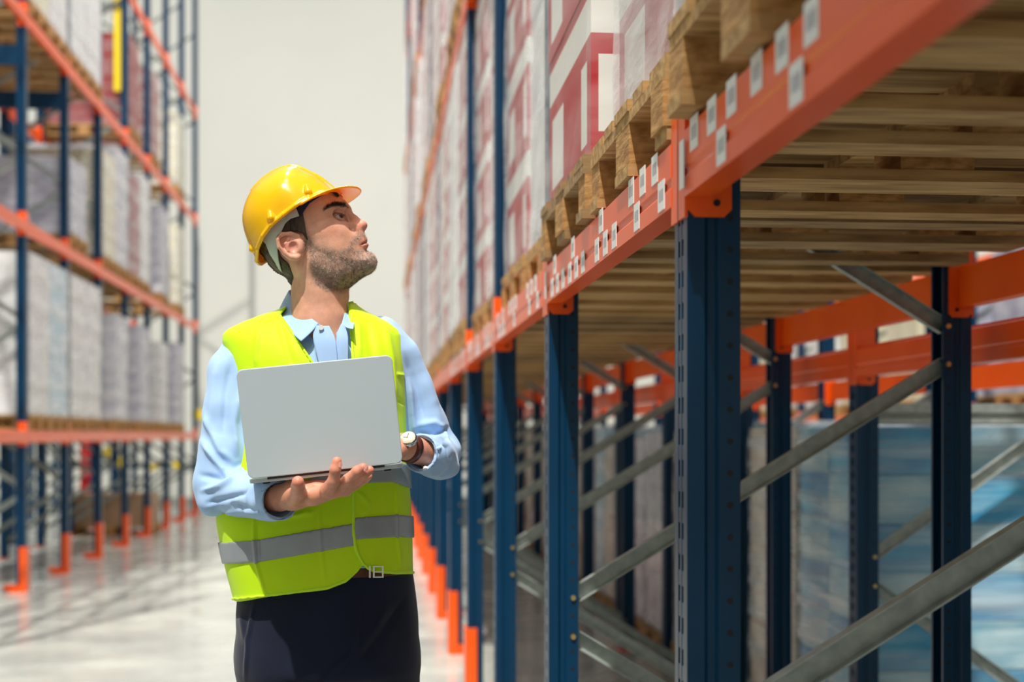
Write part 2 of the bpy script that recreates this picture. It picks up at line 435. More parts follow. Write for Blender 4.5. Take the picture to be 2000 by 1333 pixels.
# floor level goods of the back-to-back rack
packs = [('pack_paleblue', ('pack_blue', 2)), ('pack_beige', None), ('carton_grey', ('pack_paleblue', 3)), ('pack_beige', ('carton_brown', 2)), ('carton_grey', None), ('carton_brown', ('carton_grey', 3))]
for k in range(2, 12):
    for s in range(2):
        yp = ys2[k]+PW+.03+s*.83
        pk = packs[0] if k == 2 and s == 0 else packs[((k*2+s) % 5)+1]
        lab2 = {'pack_paleblue': 'pale and deep blue shrink-wrapped', 'pack_beige': 'beige paper', 'carton_grey': 'grey violet', 'carton_brown': 'brown carton'}[pk[0]]
        pallet((1.84, yp, 0), 'floor pallet in the low back rack, %s bay, %s half' % (ORD[k-1], ('nearer', 'farther')[s]), 'floor pallets of the back rack', dark=True)
        load((1.86, yp+.02, .144), '%s load, floor of back rack, %s bay, %s half' % (lab2, ORD[k-1], ('nearer', 'farther')[s]), pk[0], 'floor loads of the back rack', 1.36-.05*((k+s) % 3) if k > 2 else 1.33, 7, 'film_blue' if k == 2 else 'film', nx=3 if k == 2 else 2, ny=2, seed=k+s+3, second=pk[1])
# blue loads on the floor further right of the back rack
for i in range(2):
    pallet((3.12+i*1.3, 5.3, 0), 'floor pallet under blue goods, %s to the right of the back rack' % ORD[i+1], 'floor pallets right of the back rack', dark=True)
    load((3.14+i*1.3, 5.32, .144), 'blue bottle-pack load, %s to the right of the back rack' % ORD[i+1], 'pack_blue', 'blue loads', 1.33, 7, 'film_blue', nx=3, ny=2, seed=5+i, second=('pack_paleblue', 2))
# galvanised support rails in the back rack
for z0, z1 in ((CAM_Z+.045, CAM_Z+.062), (CAM_Z+.085, CAM_Z+.12)):
    obj('support_rail', MB().box(.02, 0, z0, 2.6, .03, z1).mesh('rail'), M['galv'], rack_b, (0, ys2[2]+.03, 0))
obj('support_rail', MB().box(.02, .02, CAM_Z+.04, 2.6, .03, CAM_Z+.12).mesh('rail'), M['galv'], rack_b, (0, ys2[2]+.03, 0))
# far rack goods
kinds3 = ['carton_cream', 'carton_white', 'carton_cream', 'carton_grey']
for k in range(7):
    for s in range(2):
        for zz, ln in ((0, 'floor'), (1.67, 'first beam level')):
            yp = ys3[k]+.25+s*1.15; kd = kinds3[(k+s+int(zz)) % 4]
            load((5.65, yp, zz+.144), '%s goods on the %s of the far rack, %s bay, %s half' % ({'carton_cream': 'cream', 'carton_white': 'white', 'carton_grey': 'grey'}[kd], ln, ORD[k+1], ('nearer', 'farther')[s]), kd, 'goods of the far rack', 1.1+.1*((k+s) % 3), 4, None, ny=2, Wd=.9, seed=9)
            pallet((5.64, yp, zz), 'pallet on the %s of the far rack, %s bay, %s half' % (ln, ORD[k+1], ('nearer', 'farther')[s]), 'pallets of the far rack')
# left rack goods: (level z, y, width, height, material, film, words)
lz = [CAM_Z-.07+.115+d for d in (0, 1.93, 3.85, 5.77)]
def left_load(lv, k, s, H, kind, film, words, layers=6, Wd=.78, second=None):
    yp = ysl[k]+PW+.03+s*.83; g = ('nearer', 'farther')[s]
    z = lz[lv] if lv >= 0 else 0
    ln = ('lowest beam level', 'second beam level', 'third beam level', 'top beam level')[lv] if lv >= 0 else 'floor'
    pallet((LX-1.18, yp, z), 'pallet on the %s, left rack, %s bay, %s half' % (ln, ORD[k+1], g), 'pallets on the left rack')
    load((LX-1.16, yp+.01, z+.144), '%s, %s, left rack, %s bay, %s half' % (words, ln, ORD[k+1], g), kind, 'loads on the left rack', H, layers, film, nx=3, ny=2, Wd=Wd, seed=k+s+5, second=second)
L_ = [(0, 3, 0, 1.5, 'carton_white', 'film_thick', 'tall pale blue-white wrapped load'), (0, 3, 1, 1.5, 'pack_paleblue', 'film_thick', 'pale blue wrapped load'),
      (0, 4, 0, 1.5, 'carton_white', 'film_thick', 'white wrapped load'), (0, 4, 1, 1.5, 'carton_white', 'film_thick', 'white boxy load'),
      (0, 5, 1, 1.3, 'carton_grey', 'film_thick', 'grey wrapped load'), (0, 6, 1, 1.3, 'carton_grey', 'film', 'grey wrapped load'), (0, 7, 1, 1.2, 'carton_white', 'film', 'white load'), (0, 8, 1, 1.3, 'carton_grey', 'film', 'grey load'),
      (1, 5, 0, 1.25, 'carton_cream', 'film', 'cream load'), (1, 5, 1, 1.45, 'carton_grey', 'film_thick', 'grey glassy load'), (1, 6, 1, 1.45, 'carton_white', 'film_thick', 'bright wrapped load'), (1, 7, 1, 1.3, 'carton_grey', 'film', 'grey load'), (1, 8, 1, 1.3, 'carton_cream', 'film', 'cream load'),
      (1, 4, 0, .8, 'carton_grey', 'film', 'low grey load'),
      (2, 3, 0, 1.1, 'carton_cream', 'film', 'cream wrapped load'), (2, 4, 0, 1.5, 'carton_white', 'film_thick', 'white glossy load'), (2, 4, 1, 1.5, 'carton_white', 'film_thick', 'white glossy load'),
      (2, 6, 0, 1.2, 'carton_darkred', 'film_thin', 'deep red load'), (2, 7, 0, 1.2, 'carton_darkred', 'film', 'dull red load'), (1, 6, 0, 1.3, 'carton_darkred', 'film', 'red load'), (2, 8, 1, 1.2, 'carton_cream', 'film', 'cream load'), (2, 3, 1, 1.1, 'carton_white', 'film', 'white load'),
      (-1, 7, 0, .45, 'carton_brown', None, 'low brown carton load')]
for a in L_: left_load(*a)
# second rack behind the left one
rack_l2, _ = rack('pallet_rack', 'dim blue and orange rack behind the tall left rack', LX-1.5, 1.1, [LY+.3+BAY*k for k in range(-2, 8)], [CAM_Z+.2, CAM_Z+2.2], 6.5, flip=True, detail=0, foot=False)
obj('yellow_strip', MB().box(-.18, 0, 5.9, -.08, .04, 9.4).mesh('ystrip'), M['yellow'], rack_l, (0, ysl[6]+.05, 0))
obj('cross_bar', MB().box(-1.1, 0, 4.84, 0, .05, 5.02).mesh('xbar'), M['blue'], rack_l, (0, ysl[3]+.02, 0)); obj('cross_bar', MB().box(-1.1, 0, 4.84, 0, .05, 5.02).mesh('xbar'), M['blue'], rack_l, (0, ysl[4]+.02, 0))
# far end: rail and small yellow caps, red cabinet
fr = thing('guard_rail', 'low dark rail in front of the far wall', 'rail', (-9, 26.6, 0))
obj('rail_bar', MB().box(0, 0, .82, 8.6, .06, .92).mesh('frail'), mat('dark_green_rail', srgb(70, 85, 85), rough=.5), fr)
for i in range(5): obj('rail_post', MB().box(0, 0, 0, .07, .06, .92).mesh('fpost'), mat('rail_post_grey', srgb(80, 90, 90), rough=.5), fr, (i*2.13, 0, 0))
for i, (a, b) in enumerate(((385, 810), (211, 885), (236, 905), (300, 912), (345, 908))):
    x, y, z = px2w(a, b, 26.5)
    t = thing('round_sign', 'round yellow sign, %s, far end of the aisle' % ('high beside the man\'s arm', 'upper in a pair low on the left', 'lower in a pair low on the left', 'small behind the left rack feet', 'small nearest the aisle edge', 'lowest on the left')[i], 'sign', (x, y, 0))
    obj('disc', MB().cyl((0, 0, z), (0, .02, z), .11 if i < 3 else .07, seg=20).mesh('sdisc'), M['yellow'], t); obj('pole', MB().cyl((0, .04, 0), (0, .04, z), .012, seg=8).mesh('spole'), M['galv'], t)
x, y, z = px2w(172, 900, 24.5)
t = thing('fire_cabinet', 'red fire cabinet standing at the far left end', 'cabinet', (x, y, 0))
obj('body', MB().box(-.14, 0, 0, .14, .25, 1.35).mesh('cab'), M['redp'], t, bevel=.01); obj('door', MB().box(-.12, -.015, .5, .12, 0, 1.3).mesh('cabd'), M['redp'], t)

# print on the camera-facing side of the red cartons (second bay load, seen between the pallet boards)
def flat_text(body, size, loc, parent, m=None, name='print'):
    cu = bpy.data.curves.new(name, 'FONT'); cu.body = body; cu.size = size; cu.align_x = 'CENTER'; cu.extrude = .0003
    o = bpy.data.objects.new(name, cu); me = bpy.data.meshes.new_from_object(o); bpy.data.objects.remove(o)
    o = bpy.data.objects.new(name, me); C.objects.link(o); me.materials.clear(); me.materials.append(m or M['white']); o.parent = parent; o['kind'] = 'stuff'; o.location = loc; o.rotation_euler = (R(90), 0, 0); return o
B_ = first_loads[3]; bo = Vector(B_.location)
for t_, x_, z_ in (('PACCHETTO SICUREZZA', 1.51, 2.090), ('SAFETY PACKAGE', 1.51, 2.081)):
    flat_text(t_, .0072, Vector((x_, bo.y-.004, z_))-bo, B_)
ar = MB(); ar.prism([(-.008, 0), (.008, 0), (0, .010)], 0, .0006, Matrix(((1, 0, 0, 0), (0, 0, -1, 0), (0, 1, 0, 0), (0, 0, 0, 1)))); ar.box(-.003, -.0006, -.008, .003, 0, 0)
for x0 in (.022, .036): ar.box(x0, -.0006, -.008, x0+.002, 0, .008)
ar.box(.022, -.0006, -.001, .038, 0, .001)
obj('print', ar.mesh('arrows'), M['white'], B_, Vector((1.078, bo.y-.004, 2.084))-bo, kind='stuff')
# ================================================================ sculpting: signed distance fields -> surface nets
F4 = np.float32
class Grid:
    def __init__(s, lo, hi, h):
        s.lo = np.array(lo, float); s.h = h
        n = np.ceil((np.array(hi)-s.lo)/h).astype(int)+1
        s.n = n
        ax = [(s.lo[i]+np.arange(n[i])*h).astype(F4) for i in range(3)]
        s.X = ax[0][:, None, None]; s.Y = ax[1][None, :, None]; s.Z = ax[2][None, None, :]
def surfnet(F, lo, h):
    nx, ny, nz = F.shape; neg = F < 0
    c = np.zeros((nx-1, ny-1, nz-1), np.int8)
    offs = [(i, j, k) for i in (0, 1) for j in (0, 1) for k in (0, 1)]
    for (i, j, k) in offs: c += neg[i:nx-1+i, j:ny-1+j, k:nz-1+k]
    act = (c > 0) & (c < 8)
    idx = np.argwhere(act); vid = -np.ones(act.shape, np.int32); vid[act] = np.arange(len(idx))
    cv = np.stack([F[idx[:, 0]+i, idx[:, 1]+j, idx[:, 2]+k] for (i, j, k) in offs], 1)
    P = np.zeros((len(idx), 3)); cnt = np.zeros(len(idx))
    O = np.array(offs, float)
    for a in range(8):
        for b in range(a+1, 8):
            if np.abs(O[a]-O[b]).sum() != 1: continue
            va, vb = cv[:, a], cv[:, b]; m = (va < 0) != (vb < 0)
            t = va[m]/(va[m]-vb[m]+1e-12)
            P[m] += O[a] + t[:, None]*(O[b]-O[a]); cnt[m] += 1
    P = (idx + P/cnt[:, None])*h + lo
    quads = []
    for ax in range(3):
        sl0 = [slice(None)]*3; sl1 = [slice(None)]*3
        sl0[ax] = slice(0, -1); sl1[ax] = slice(1, None)
        a = neg[tuple(sl0)]; b = neg[tuple(sl1)]
        u, v = (ax+1) % 3, (ax+2) % 3
        for flip in (0, 1):
            e = np.argwhere((a & ~b) if not flip else (~a & b))
            e = e[(e[:, u] > 0) & (e[:, v] > 0) & (e[:, u] < F.shape[u]-1) & (e[:, v] < F.shape[v]-1)]
            def g(du, dv):
                q = e.copy(); q[:, u] += du; q[:, v] += dv
                return vid[q[:, 0], q[:, 1], q[:, 2]]
            q = np.stack([g(-1, -1), g(0, -1), g(0, 0), g(-1, 0)], 1)
            quads.append(q[:, ::-1] if flip else q)
    Q = np.concatenate(quads); Q = Q[(Q >= 0).all(1)]
    return P, Q
def np_mesh(name, P, Q, col=None, mats=None, mi=None):
    me = bpy.data.meshes.new(name)
    me.vertices.add(len(P)); me.vertices.foreach_set('co', P.astype(F4).ravel())
    me.loops.add(len(Q)*4); me.loops.foreach_set('vertex_index', Q.astype(np.int32).ravel())
    me.polygons.add(len(Q)); me.polygons.foreach_set('loop_start', np.arange(len(Q), dtype=np.int32)*4)
    me.update(calc_edges=True); me.validate(); me.shade_smooth()
    if col is not None:
        a = me.color_attributes.new('Col', 'FLOAT_COLOR', 'POINT')
        a.data.foreach_set('color', np.concatenate([col, np.ones((len(col), 1))], 1).astype(F4).ravel())
    return me
def vnormals(me):
    n = np.empty(len(me.vertices)*3, F4); me.vertex_normals.foreach_get('vector', n); return n.reshape(-1, 3)
def smin(a, b, k):
    h = np.clip(.5+.5*(b-a)/k, 0, 1); return b*(1-h)+a*h - k*h*(1-h)
def smax(a, b, k): return -smin(-a, -b, k)
def ell(x, y, z, c, r, rot=None):
    dx, dy, dz = x-F4(c[0]), y-F4(c[1]), z-F4(c[2])
    if rot is not None:
        dx, dy, dz = [sum(F4(rot[i][j])*d for j, d in enumerate((dx, dy, dz))) for i in range(3)]
    k0 = np.sqrt((dx/F4(r[0]))**2+(dy/F4(r[1]))**2+(dz/F4(r[2]))**2)
    return ((k0-1)*F4(min(r)))
def cap(x, y, z, a, b, ra, rb):
    a = np.array(a, float); b = np.array(b, float); d = b-a; L2 = float(d@d)+1e-12
    px_, py_, pz_ = x-F4(a[0]), y-F4(a[1]), z-F4(a[2])
    t = np.clip((px_*F4(d[0])+py_*F4(d[1])+pz_*F4(d[2]))/F4(L2), 0, 1)
    return np.sqrt((px_-t*F4(d[0]))**2+(py_-t*F4(d[1]))**2+(pz_-t*F4(d[2]))**2)-(F4(ra)+t*F4(rb-ra))
def chain(x, y, z, pts, k=.01, d=None):
    # pts: list of (x,y,z,r)
    for p, q in zip(pts, pts[1:]):
        c = cap(x, y, z, p[:3], q[:3], p[3], q[3]); d = c if d is None else smin(d, c, F4(k))
    return d
def seg2(a, b, poly, closed=True):
    """2D distance to polyline / polygon. returns (unsigned distance, inside)"""
    P = np.array(poly, float); n = len(P); d = None; ins = np.zeros(np.broadcast(a, b).shape, bool)
    for i in range(n if closed else n-1):
        p, q = P[i], P[(i+1) % n]; e = q-p; L2 = float(e@e)+1e-15
        t = np.clip(((a-p[0])*e[0]+(b-p[1])*e[1])/L2, 0, 1)
        dd = np.hypot(a-p[0]-t*e[0], b-p[1]-t*e[1]); d = dd if d is None else np.minimum(d, dd)
        if closed:
            c = ((p[1] > b) != (q[1] > b)) & (a < (q[0]-p[0])*(b-p[1])/((q[1]-p[1]) if abs(q[1]-p[1]) > 1e-12 else 1e-12)+p[0])
            ins ^= c
    return d, ins
def spline(pts, n=6):
    P = np.array(pts, float); out = []; N = len(P)
    for i in range(N):
        p0, p1, p2, p3 = P[(i-1) % N], P[i], P[(i+1) % N], P[(i+2) % N]
        for j in range(n):
            t = j/n; out.append(.5*((2*p1)+(-p0+p2)*t+(2*p0-5*p1+4*p2-p3)*t*t+(-p0+3*p1-3*p2+p3)*t**3))
    return out
def sm(x, a, b):
    t = np.clip((x-a)/(b-a), 0, 1); return t*t*(3-2*t)

# skin and cloth materials
def m_vcol(name, rough, sss=0, bump=0, bscale=600, spec=.5, sheen=0, mottling=0):
    m, nt, N, lk, b = newmat(name)
    at = N.new('ShaderNodeAttribute'); at.attribute_name = 'Col'
    src = at.outputs['Color']
    if mottling:
        n, r = noise_col(nt, lk, 55, (1-mottling,)*3, (1+mottling*.6,)*3, detail=5)
        mx = N.new('ShaderNodeMix'); mx.data_type = 'RGBA'; mx.blend_type = 'MULTIPLY'; mx.inputs[0].default_value = 1
        lk.new(src, mx.inputs[6]); lk.new(r.outputs[0], mx.inputs[7]); src = mx.outputs[2]
    lk.new(src, b.inputs['Base Color']); b.inputs['Roughness'].default_value = rough; b.inputs['Specular IOR Level'].default_value = spec
    if sss: b.inputs['Subsurface Weight'].default_value = sss; b.inputs['Subsurface Scale'].default_value = .006; b.inputs['Subsurface Radius'].default_value = (1, .35, .2)
    if bump:
        n2, _ = noise_col(nt, lk, bscale, (0, 0, 0), (1, 1, 1), detail=2)
        bp = N.new('ShaderNodeBump'); bp.inputs['Strength'].default_value = bump; bp.inputs['Distance'].default_value = .001
        lk.new(n2.outputs[0], bp.inputs['Height']); lk.new(bp.outputs[0], b.inputs['Normal'])
    return m
M['skin'] = m_vcol('skin', .45, sss=.25, bump=.35, bscale=420, spec=.4, mottling=.10)
M['hair'] = mat('dark_brown_hair', srgb(52, 40, 34), srgb(88, 72, 60), .55, scale=160, stretch=(1, 1, .25), bump=.6, bscale=260)
M['stubble'] = mat('grey_brown_stubble', srgb(78, 66, 58), srgb(190, 178, 166), .6, scale=140)
M['browhair'] = mat('brow_hair', srgb(50, 34, 26), rough=.6)
M['eyeball'] = m_vcol('eye', .08, spec=.7)
def m_cloth(name, c1, c2, rough, wscale, bump, sheen=.2, trans=0):
    m = mat(name, c1, c2, rough, scale=7, bump=bump, bscale=wscale, sheen=sheen, spec=.25)
    return m
M['shirt'] = m_cloth('blue_cotton', srgb(158, 190, 232), srgb(166, 198, 238), .8, 900, .12)
M['shirt_in'] = m_cloth('blue_cotton_inner', srgb(125, 160, 212), srgb(130, 165, 215), .8, 900, .1)
M['vest'] = m_cloth('hi_vis_polyester', srgb(196, 238, 10), srgb(203, 242, 16), .6, 1200, .1, .1)
M['vesttrim'] = m_cloth('hi_vis_edging', srgb(200, 246, 40), srgb(206, 250, 46), .5, 1200, .1, .1)
M['tape'] = mat('reflective_tape', srgb(150, 156, 164), srgb(158, 164, 170), .42, .25, scale=20, bump=.05, bscale=700)
M['navy'] = m_cloth('navy_cotton', srgb(14, 22, 44), srgb(18, 27, 52), .85, 900, .2, .15)
M['leather'] = mat('brown_leather', srgb(78, 34, 22), srgb(100, 46, 28), .4, scale=60, bump=.2)
M['chrome'] = mat('steel', srgb(210, 210, 205), rough=.18, metal=1)
M['alu'] = mat('silver_aluminium', srgb(184, 198, 206), srgb(187, 200, 208), .36, .15, scale=2)
M['helmet'] = mat('yellow_helmet_plastic', srgb(255, 206, 4), srgb(255, 208, 8), .2, scale=3, coat=.2)
_nt = M['helmet'].node_tree; _t = _nt.nodes.new('ShaderNodeBsdfTranslucent'); _t.inputs[0].default_value = (1, .40, .02, 1)
_m = _nt.nodes.new('ShaderNodeMixShader'); _m.inputs[0].default_value = .3
_nt.links.new(_nt.nodes['Principled BSDF'].outputs[0], _m.inputs[1]); _nt.links.new(_t.outputs[0], _m.inputs[2]); _nt.links.new(_m.outputs[0], _nt.nodes['Material Output'].inputs[0])
M['strap'] = mat('pale_grey_plastic', srgb(186, 200, 196), srgb(192, 205, 200), .45, scale=6)
M['sweat'] = mat('navy_sweatband', srgb(12, 24, 48), srgb(18, 34, 62), .8, scale=20)
M['cream'] = mat('cream_dial', srgb(232, 226, 205), rough=.3)

person = thing('person', 'man in yellow hard hat, hi-vis vest and blue shirt looking up, holding a silver laptop', 'person', (-.13, 3.0, 0))
def pobj(name, me, m, parent=None, **k):
    o = obj(name, me, m, parent or person, **k)
    if (parent or person) is person: o.location = (.13, -3.0, 0)
    return o
# ---------------------------------------------------------------- head (crop units of the head drawing; k metres per unit)
HK = .0002731; HY = 2.975
E0 = Vector(px2w(440+640/3.92, 290+790/3.92, HY))
YAW = R(7)
def hp(cx, cy, l=0):
    """head drawing coordinates + lateral offset (towards camera positive) -> world"""
    a, b = (cx-640)*HK, (790-cy)*HK
    return (E0.x + a*math.cos(YAW) - l*math.sin(YAW), E0.y - a*math.sin(YAW) - l*math.cos(YAW), E0.z + b)
h_ = .0016
G = Grid((-.150, -.115, -.215), (.150, .115, .185), h_)    # local: a, l, b
A, Lg, B = G.X, G.Y, G.Z
def q(cx, cy, l=0): return ((cx-640)*HK, l, (790-cy)*HK)
def q2(pts): return [((x-640)*HK, (790-y)*HK) for x, y in pts]
a2 = A[:, 0, :].astype(float); b2 = B[0, 0, :][None, :].astype(float)
a2, b2 = np.broadcast_arrays(a2, b2)
face = spline(q2([(905, 392), (940, 446), (937, 492), (952, 545), (985, 600), (1022, 655), (1050, 705), (1066, 752), (1082, 792), (1122, 822), (1146, 862), (1140, 902), (1108, 937),
        (1040, 988), (970, 1046), (905, 1080), (790, 1085), (660, 1040), (560, 1010), (470, 975), (380, 925), (305, 830), (235, 720), (200, 580), (215, 430), (300, 310), (430, 235), (580, 205), (720, 232), (830, 300)]), 4)
d2, in2 = seg2(a2, b2, face); d2 = np.where(in2, d2, -d2)
def wfun(d, Rr, W):
    t = np.clip(d/Rr, 0, 1); return W*np.sqrt(np.maximum(1-(1-t)**2, 0))
# half width field: wide skull, narrower jaw / chin / face front
cxg = a2/HK+640; cyg = 790-b2/HK
W = .0765 - .012*sm(cyg, 640, 950) - .012*sm(cxg, 820, 1080)
Rr = .072 - .014*sm(cyg, 700, 950)
hw = np.where(d2 > 0, wfun(d2, Rr, W), d2*1.2)
def expand(f2): return np.repeat(f2[:, None, :].astype(F4), G.n[1], 1)
AL = np.abs(Lg)
base = AL - expand(hw)
base = np.where(base > 0, base, base)*F4(.7)
D = base
# neck
D = smin(D, chain(A, Lg, B, [(*q(690, 900), .054), (*q(715, 1150), .0545), (*q(728, 1330), .060), (*q(740, 1560), .070)], .01), F4(.022))
# masseter / jaw line
D = smin(D, cap(A, AL, B, q(1070, 905, .014), q(870, 955, .040), .013, .014), F4(.02))
D = smin(D, cap(A, AL, B, q(870, 955, .040), q(715, 890, .056), .013, .010), F4(.02))
# cheekbone, zygomatic arch
D = smin(D, ell(A, AL, B, q(845, 648, .047), (.022, .013, .017)), F4(.02))
D = smin(D, cap(A, AL, B, q(830, 640, .055), q(690, 690, .066), .008, .006), F4(.018))
# temple hollow
D = smax(D, -ell(A, AL, B, q(770, 480, .088), (.030, .014, .022)), F4(.012))
# brow ridge, forehead
D = smin(D, chain(A, AL, B, [(*q(925, 468, .004), .010), (*q(905, 448, .022), .010), (*q(850, 458, .042), .009), (*q(795, 500, .055), .007)], .008), F4(.012))
# eye socket
D = smax(D, -ell(A, AL, B, q(885, 542, .038), (.0155, .0155, .013)), F4(.010))
D = smax(D, -ell(A, AL, B, q(935, 540, .016), (.010, .007, .014)), F4(.008))
# nose
D = smin(D, chain(A, AL, B, [(*q(935, 492, 0), .0072), (*q(985, 545, 0), .0085), (*q(1048, 592, 0), .0098)], .006), F4(.010))
D = smin(D, ell(A, AL, B, q(1050, 590, .0045), (.0092, .0085, .0092)), F4(.006))
D = smin(D, ell(A, AL, B, q(1005, 612, .0125), (.0115, .0085, .0100)), F4(.006))
D = smin(D, cap(A, AL, B, q(975, 600, .008), q(1010, 650, .004), .010, .009), F4(.010))
D = smin(D, cap(A, AL, B, q(1040, 612, 0), q(1022, 652, 0), .0045, .004), F4(.004))
D = smax(D, -ell(A, AL, B, q(1030, 632, .0085), (.0062, .0042, .0042), ((.8, 0, .6), (0, 1, 0), (-.6, 0, .8))), F4(.003))
D = smax(D, -cap(A, AL, B, q(985, 590, .024), q(978, 640, .024), .0025, .0025), F4(.006))
# mouth region mound, lips
D = smin(D, ell(A, AL, B, q(1030, 725, 0), (.016, .024, .020)), F4(.014))
D = smin(D, chain(A, AL, B, [(*q(1066, 704, .003), .0042), (*q(1052, 718, .013), .0038), (*q(1022, 752, .023), .0025)], .004), F4(.005))
D = smin(D, chain(A, AL, B, [(*q(1080, 744, 0), .0052), (*q(1066, 754, .012), .0046), (*q(1024, 772, .022), .0028)], .004), F4(.005))
D = smax(D, -chain(A, AL, B, [(*q(1090, 722, 0), .0013), (*q(1076, 732, .013), .0013), (*q(1030, 764, .026), .0016)], .001), F4(.0035))
D = smax(D, -cap(A, AL, B, q(1108, 786, 0), q(1090, 792, .014), .006, .004), F4(.008))
# nasolabial fold
D = smax(D, -chain(A, AL, B, [(*q(960, 640, .030), .0015), (*q(955, 700, .036), .0018), (*q(965, 760, .037), .0015)], .001), F4(.008))
# chin
D = smin(D, ell(A, AL, B, q(1095, 868, 0), (.0155, .020, .0165)), F4(.016))
# eye lids: shell round the ball with a slit
EB = q(878, 548, .0345); er = .0118
lid = ell(A, AL, B, EB, (er+.0022,)*3)
slit = chain(A, AL, B, [(*q(935, 560, .026), .0016), (*q(922, 548, .044), .0044), (*q(868, 553, .052), .0040), (*q(830, 562, .050), .0010)], .002)
D = smin(D, lid, F4(.004))
D = smax(D, -slit, F4(.0012))
D = smax(D, -ell(A, AL, B, EB, (er-.0004,)*3), F4(.0004))
D = smin(D, chain(A, AL, B, [(*q(925, 515, .030), .0016), (*q(885, 520, .046), .0022), (*q(835, 545, .051), .0014)], .002), F4(.004))
# ear
tl = R(-14); ct, st = math.cos(tl), math.sin(tl)
erot = ((ct, 0, -st), (0, 1, 0), (st, 0, ct))
ear = ell(A, AL, B, q(555, 785, .0835), (.0240, .0050, .0260), erot)
ear = smin(ear, cap(A, AL, B, q(600, 785, .074), q(560, 790, .080), .016, .013), F4(.006))
helix = [(*q(622, 752, .0800), .0030), (*q(612, 716, .084), .0034), (*q(560, 697, .089), .0038), (*q(500, 705, .094), .0042), (*q(468, 745, .096), .0044), (*q(476, 800, .094), .0042), (*q(515, 845, .089), .0040), (*q(560, 872, .085), .0058), (*q(598, 874, .082), .0068), (*q(632, 850, .077), .0045)]
ear = smin(ear, chain(A, AL, B, helix, .002), F4(.003))
ear = smin(ear, chain(A, AL, B, [(*q(545, 735, .088), .0026), (*q(520, 775, .090), .0030), (*q(540, 825, .088), .0030), (*q(590, 845, .084), .0026)], .002), F4(.0025))
ear = smin(ear, ell(A, AL, B, q(626, 805, .0835), (.0042, .0045, .0070)), F4(.004))
ear = smax(ear, -ell(A, AL, B, q(582, 800, .0935), (.0100, .0095, .0125)), F4(.003))
ear = smax(ear, -ell(A, AL, B, q(500, 760, .0975), (.0035, .0045, .0120), erot), F4(.003))
D = smin(D, ear, F4(.004))
# neck muscle, adam's apple
D = smin(D, cap(A, AL, B, q(640, 960, .052), q(860, 1420, .018), .009, .009), F4(.02))
D = smin(D, ell(A, AL, B, q(905, 1140, 0), (.011, .010, .014)), F4(.012))
headD = D
P, Q = surfnet(D, G.lo, h_)
def loc2w(P):
    a, l, b = P[:, 0], P[:, 1], P[:, 2]
    return np.stack([E0.x+a*math.cos(YAW)-l*math.sin(YAW), E0.y-a*math.sin(YAW)-l*math.cos(YAW), E0.z+b], 1)
Q = Q[:, ::-1]      # mirrored handedness of (a, l, b)
cx, cy, ll = P[:, 0]/HK+640, 790-P[:, 2]/HK, np.abs(P[:, 1])
def pmask(poly, soft):
    d, i = seg2(cx, cy, poly); d = np.where(i, d, -d); return sm(d, -soft, soft)
skin = np.array(srgb(228, 174, 148)); col = np.tile(skin, (len(P), 1))
def blend(m, c, amt=1): 
    global col
    m = (m*amt)[:, None]; col = col*(1-m)+np.array(c)*m
red = np.exp(-(((cx-1045)/55)**2+((cy-590)/50)**2)); blend(red, srgb(214, 124, 104), .55)
blend(np.exp(-(((cx-860)/90)**2+((cy-670)/60)**2)), srgb(214, 138, 112), .5)
blend(np.exp(-(((cx-555)/80)**2+((cy-780)/90)**2))*(ll > .07), srgb(220, 140, 124), .7)
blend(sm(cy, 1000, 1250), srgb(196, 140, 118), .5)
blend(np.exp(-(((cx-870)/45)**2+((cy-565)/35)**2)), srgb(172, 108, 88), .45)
nz = np.array([noise.noise(Vector((x*95, y*95, z*95))) for x, y, z in P])
nz2 = np.array([noise.noise(Vector((x*420, y*420, z*420))) for x, y, z in P])
beard = pmask([(655, 600), (690, 700), (740, 770), (820, 805), (900, 812), (960, 790), (985, 750), (1000, 690), (1030, 652), (1075, 665), (1085, 700), (1010, 760), (1015, 800), (1050, 790), (1070, 780), (1120, 780), (1175, 860), (1150, 930),
                (1050, 1010), (960, 1080), (900, 1120), (800, 1110), (710, 1060), (690, 950), (690, 860), (655, 790), (640, 700)], 26)
lipm = pmask([(1000, 768), (1060, 700), (1095, 690), (1100, 725), (1108, 762), (1060, 772)], 6)*(ll < .027)
beard = beard*(1-.95*lipm)*np.clip(.80+.3*nz+.5*nz2, 0, 1)
blend(beard, srgb(138, 116, 104), .72)
blend(beard*sm(cx, 1010, 1110)*sm(cy, 790, 840), srgb(190, 178, 164), .5)
blend(lipm, srgb(200, 124, 112), .65)
mc = np.exp(-(np.minimum(seg2(cx, cy, [(1095, 724), (1076, 732), (1030, 764), (1004, 771)], False)[0], 60)/7)**2)*(ll < .03)
blend(mc, srgb(130, 70, 60), .7)
nost = np.exp(-(((cx-1030)/17)**2+((cy-632)/13)**2))*(ll > .003)*(ll < .014); blend(nost, srgb(74, 28, 24), .9)
browm = pmask([(790, 520), (815, 478), (870, 446), (935, 440), (948, 462), (900, 470), (850, 482)], 9)*(ll > .006)
blend(browm, srgb(78, 52, 40), .8)
rim = np.exp(-(seg2(cx, cy, [(935, 545), (915, 528), (870, 524), (832, 556)], False)[0]/8)**2)*(ll > .02)*(ll < .056); blend(rim, srgb(72, 44, 36), .8)
rim2 = np.exp(-(seg2(cx, cy, [(925, 572), (880, 578), (835, 565)], False)[0]/6)**2)*(ll > .02)*(ll < .056); blend(rim2, srgb(140, 84, 70), .6)
scalp = pmask([(150, 200), (700, 200), (700, 420), (600, 560), (640, 700), (560, 690), (455, 700), (455, 860), (540, 1010), (500, 1060), (250, 950)], 15)*(ll < .079)
blend(scalp, srgb(90, 68, 56), .8)
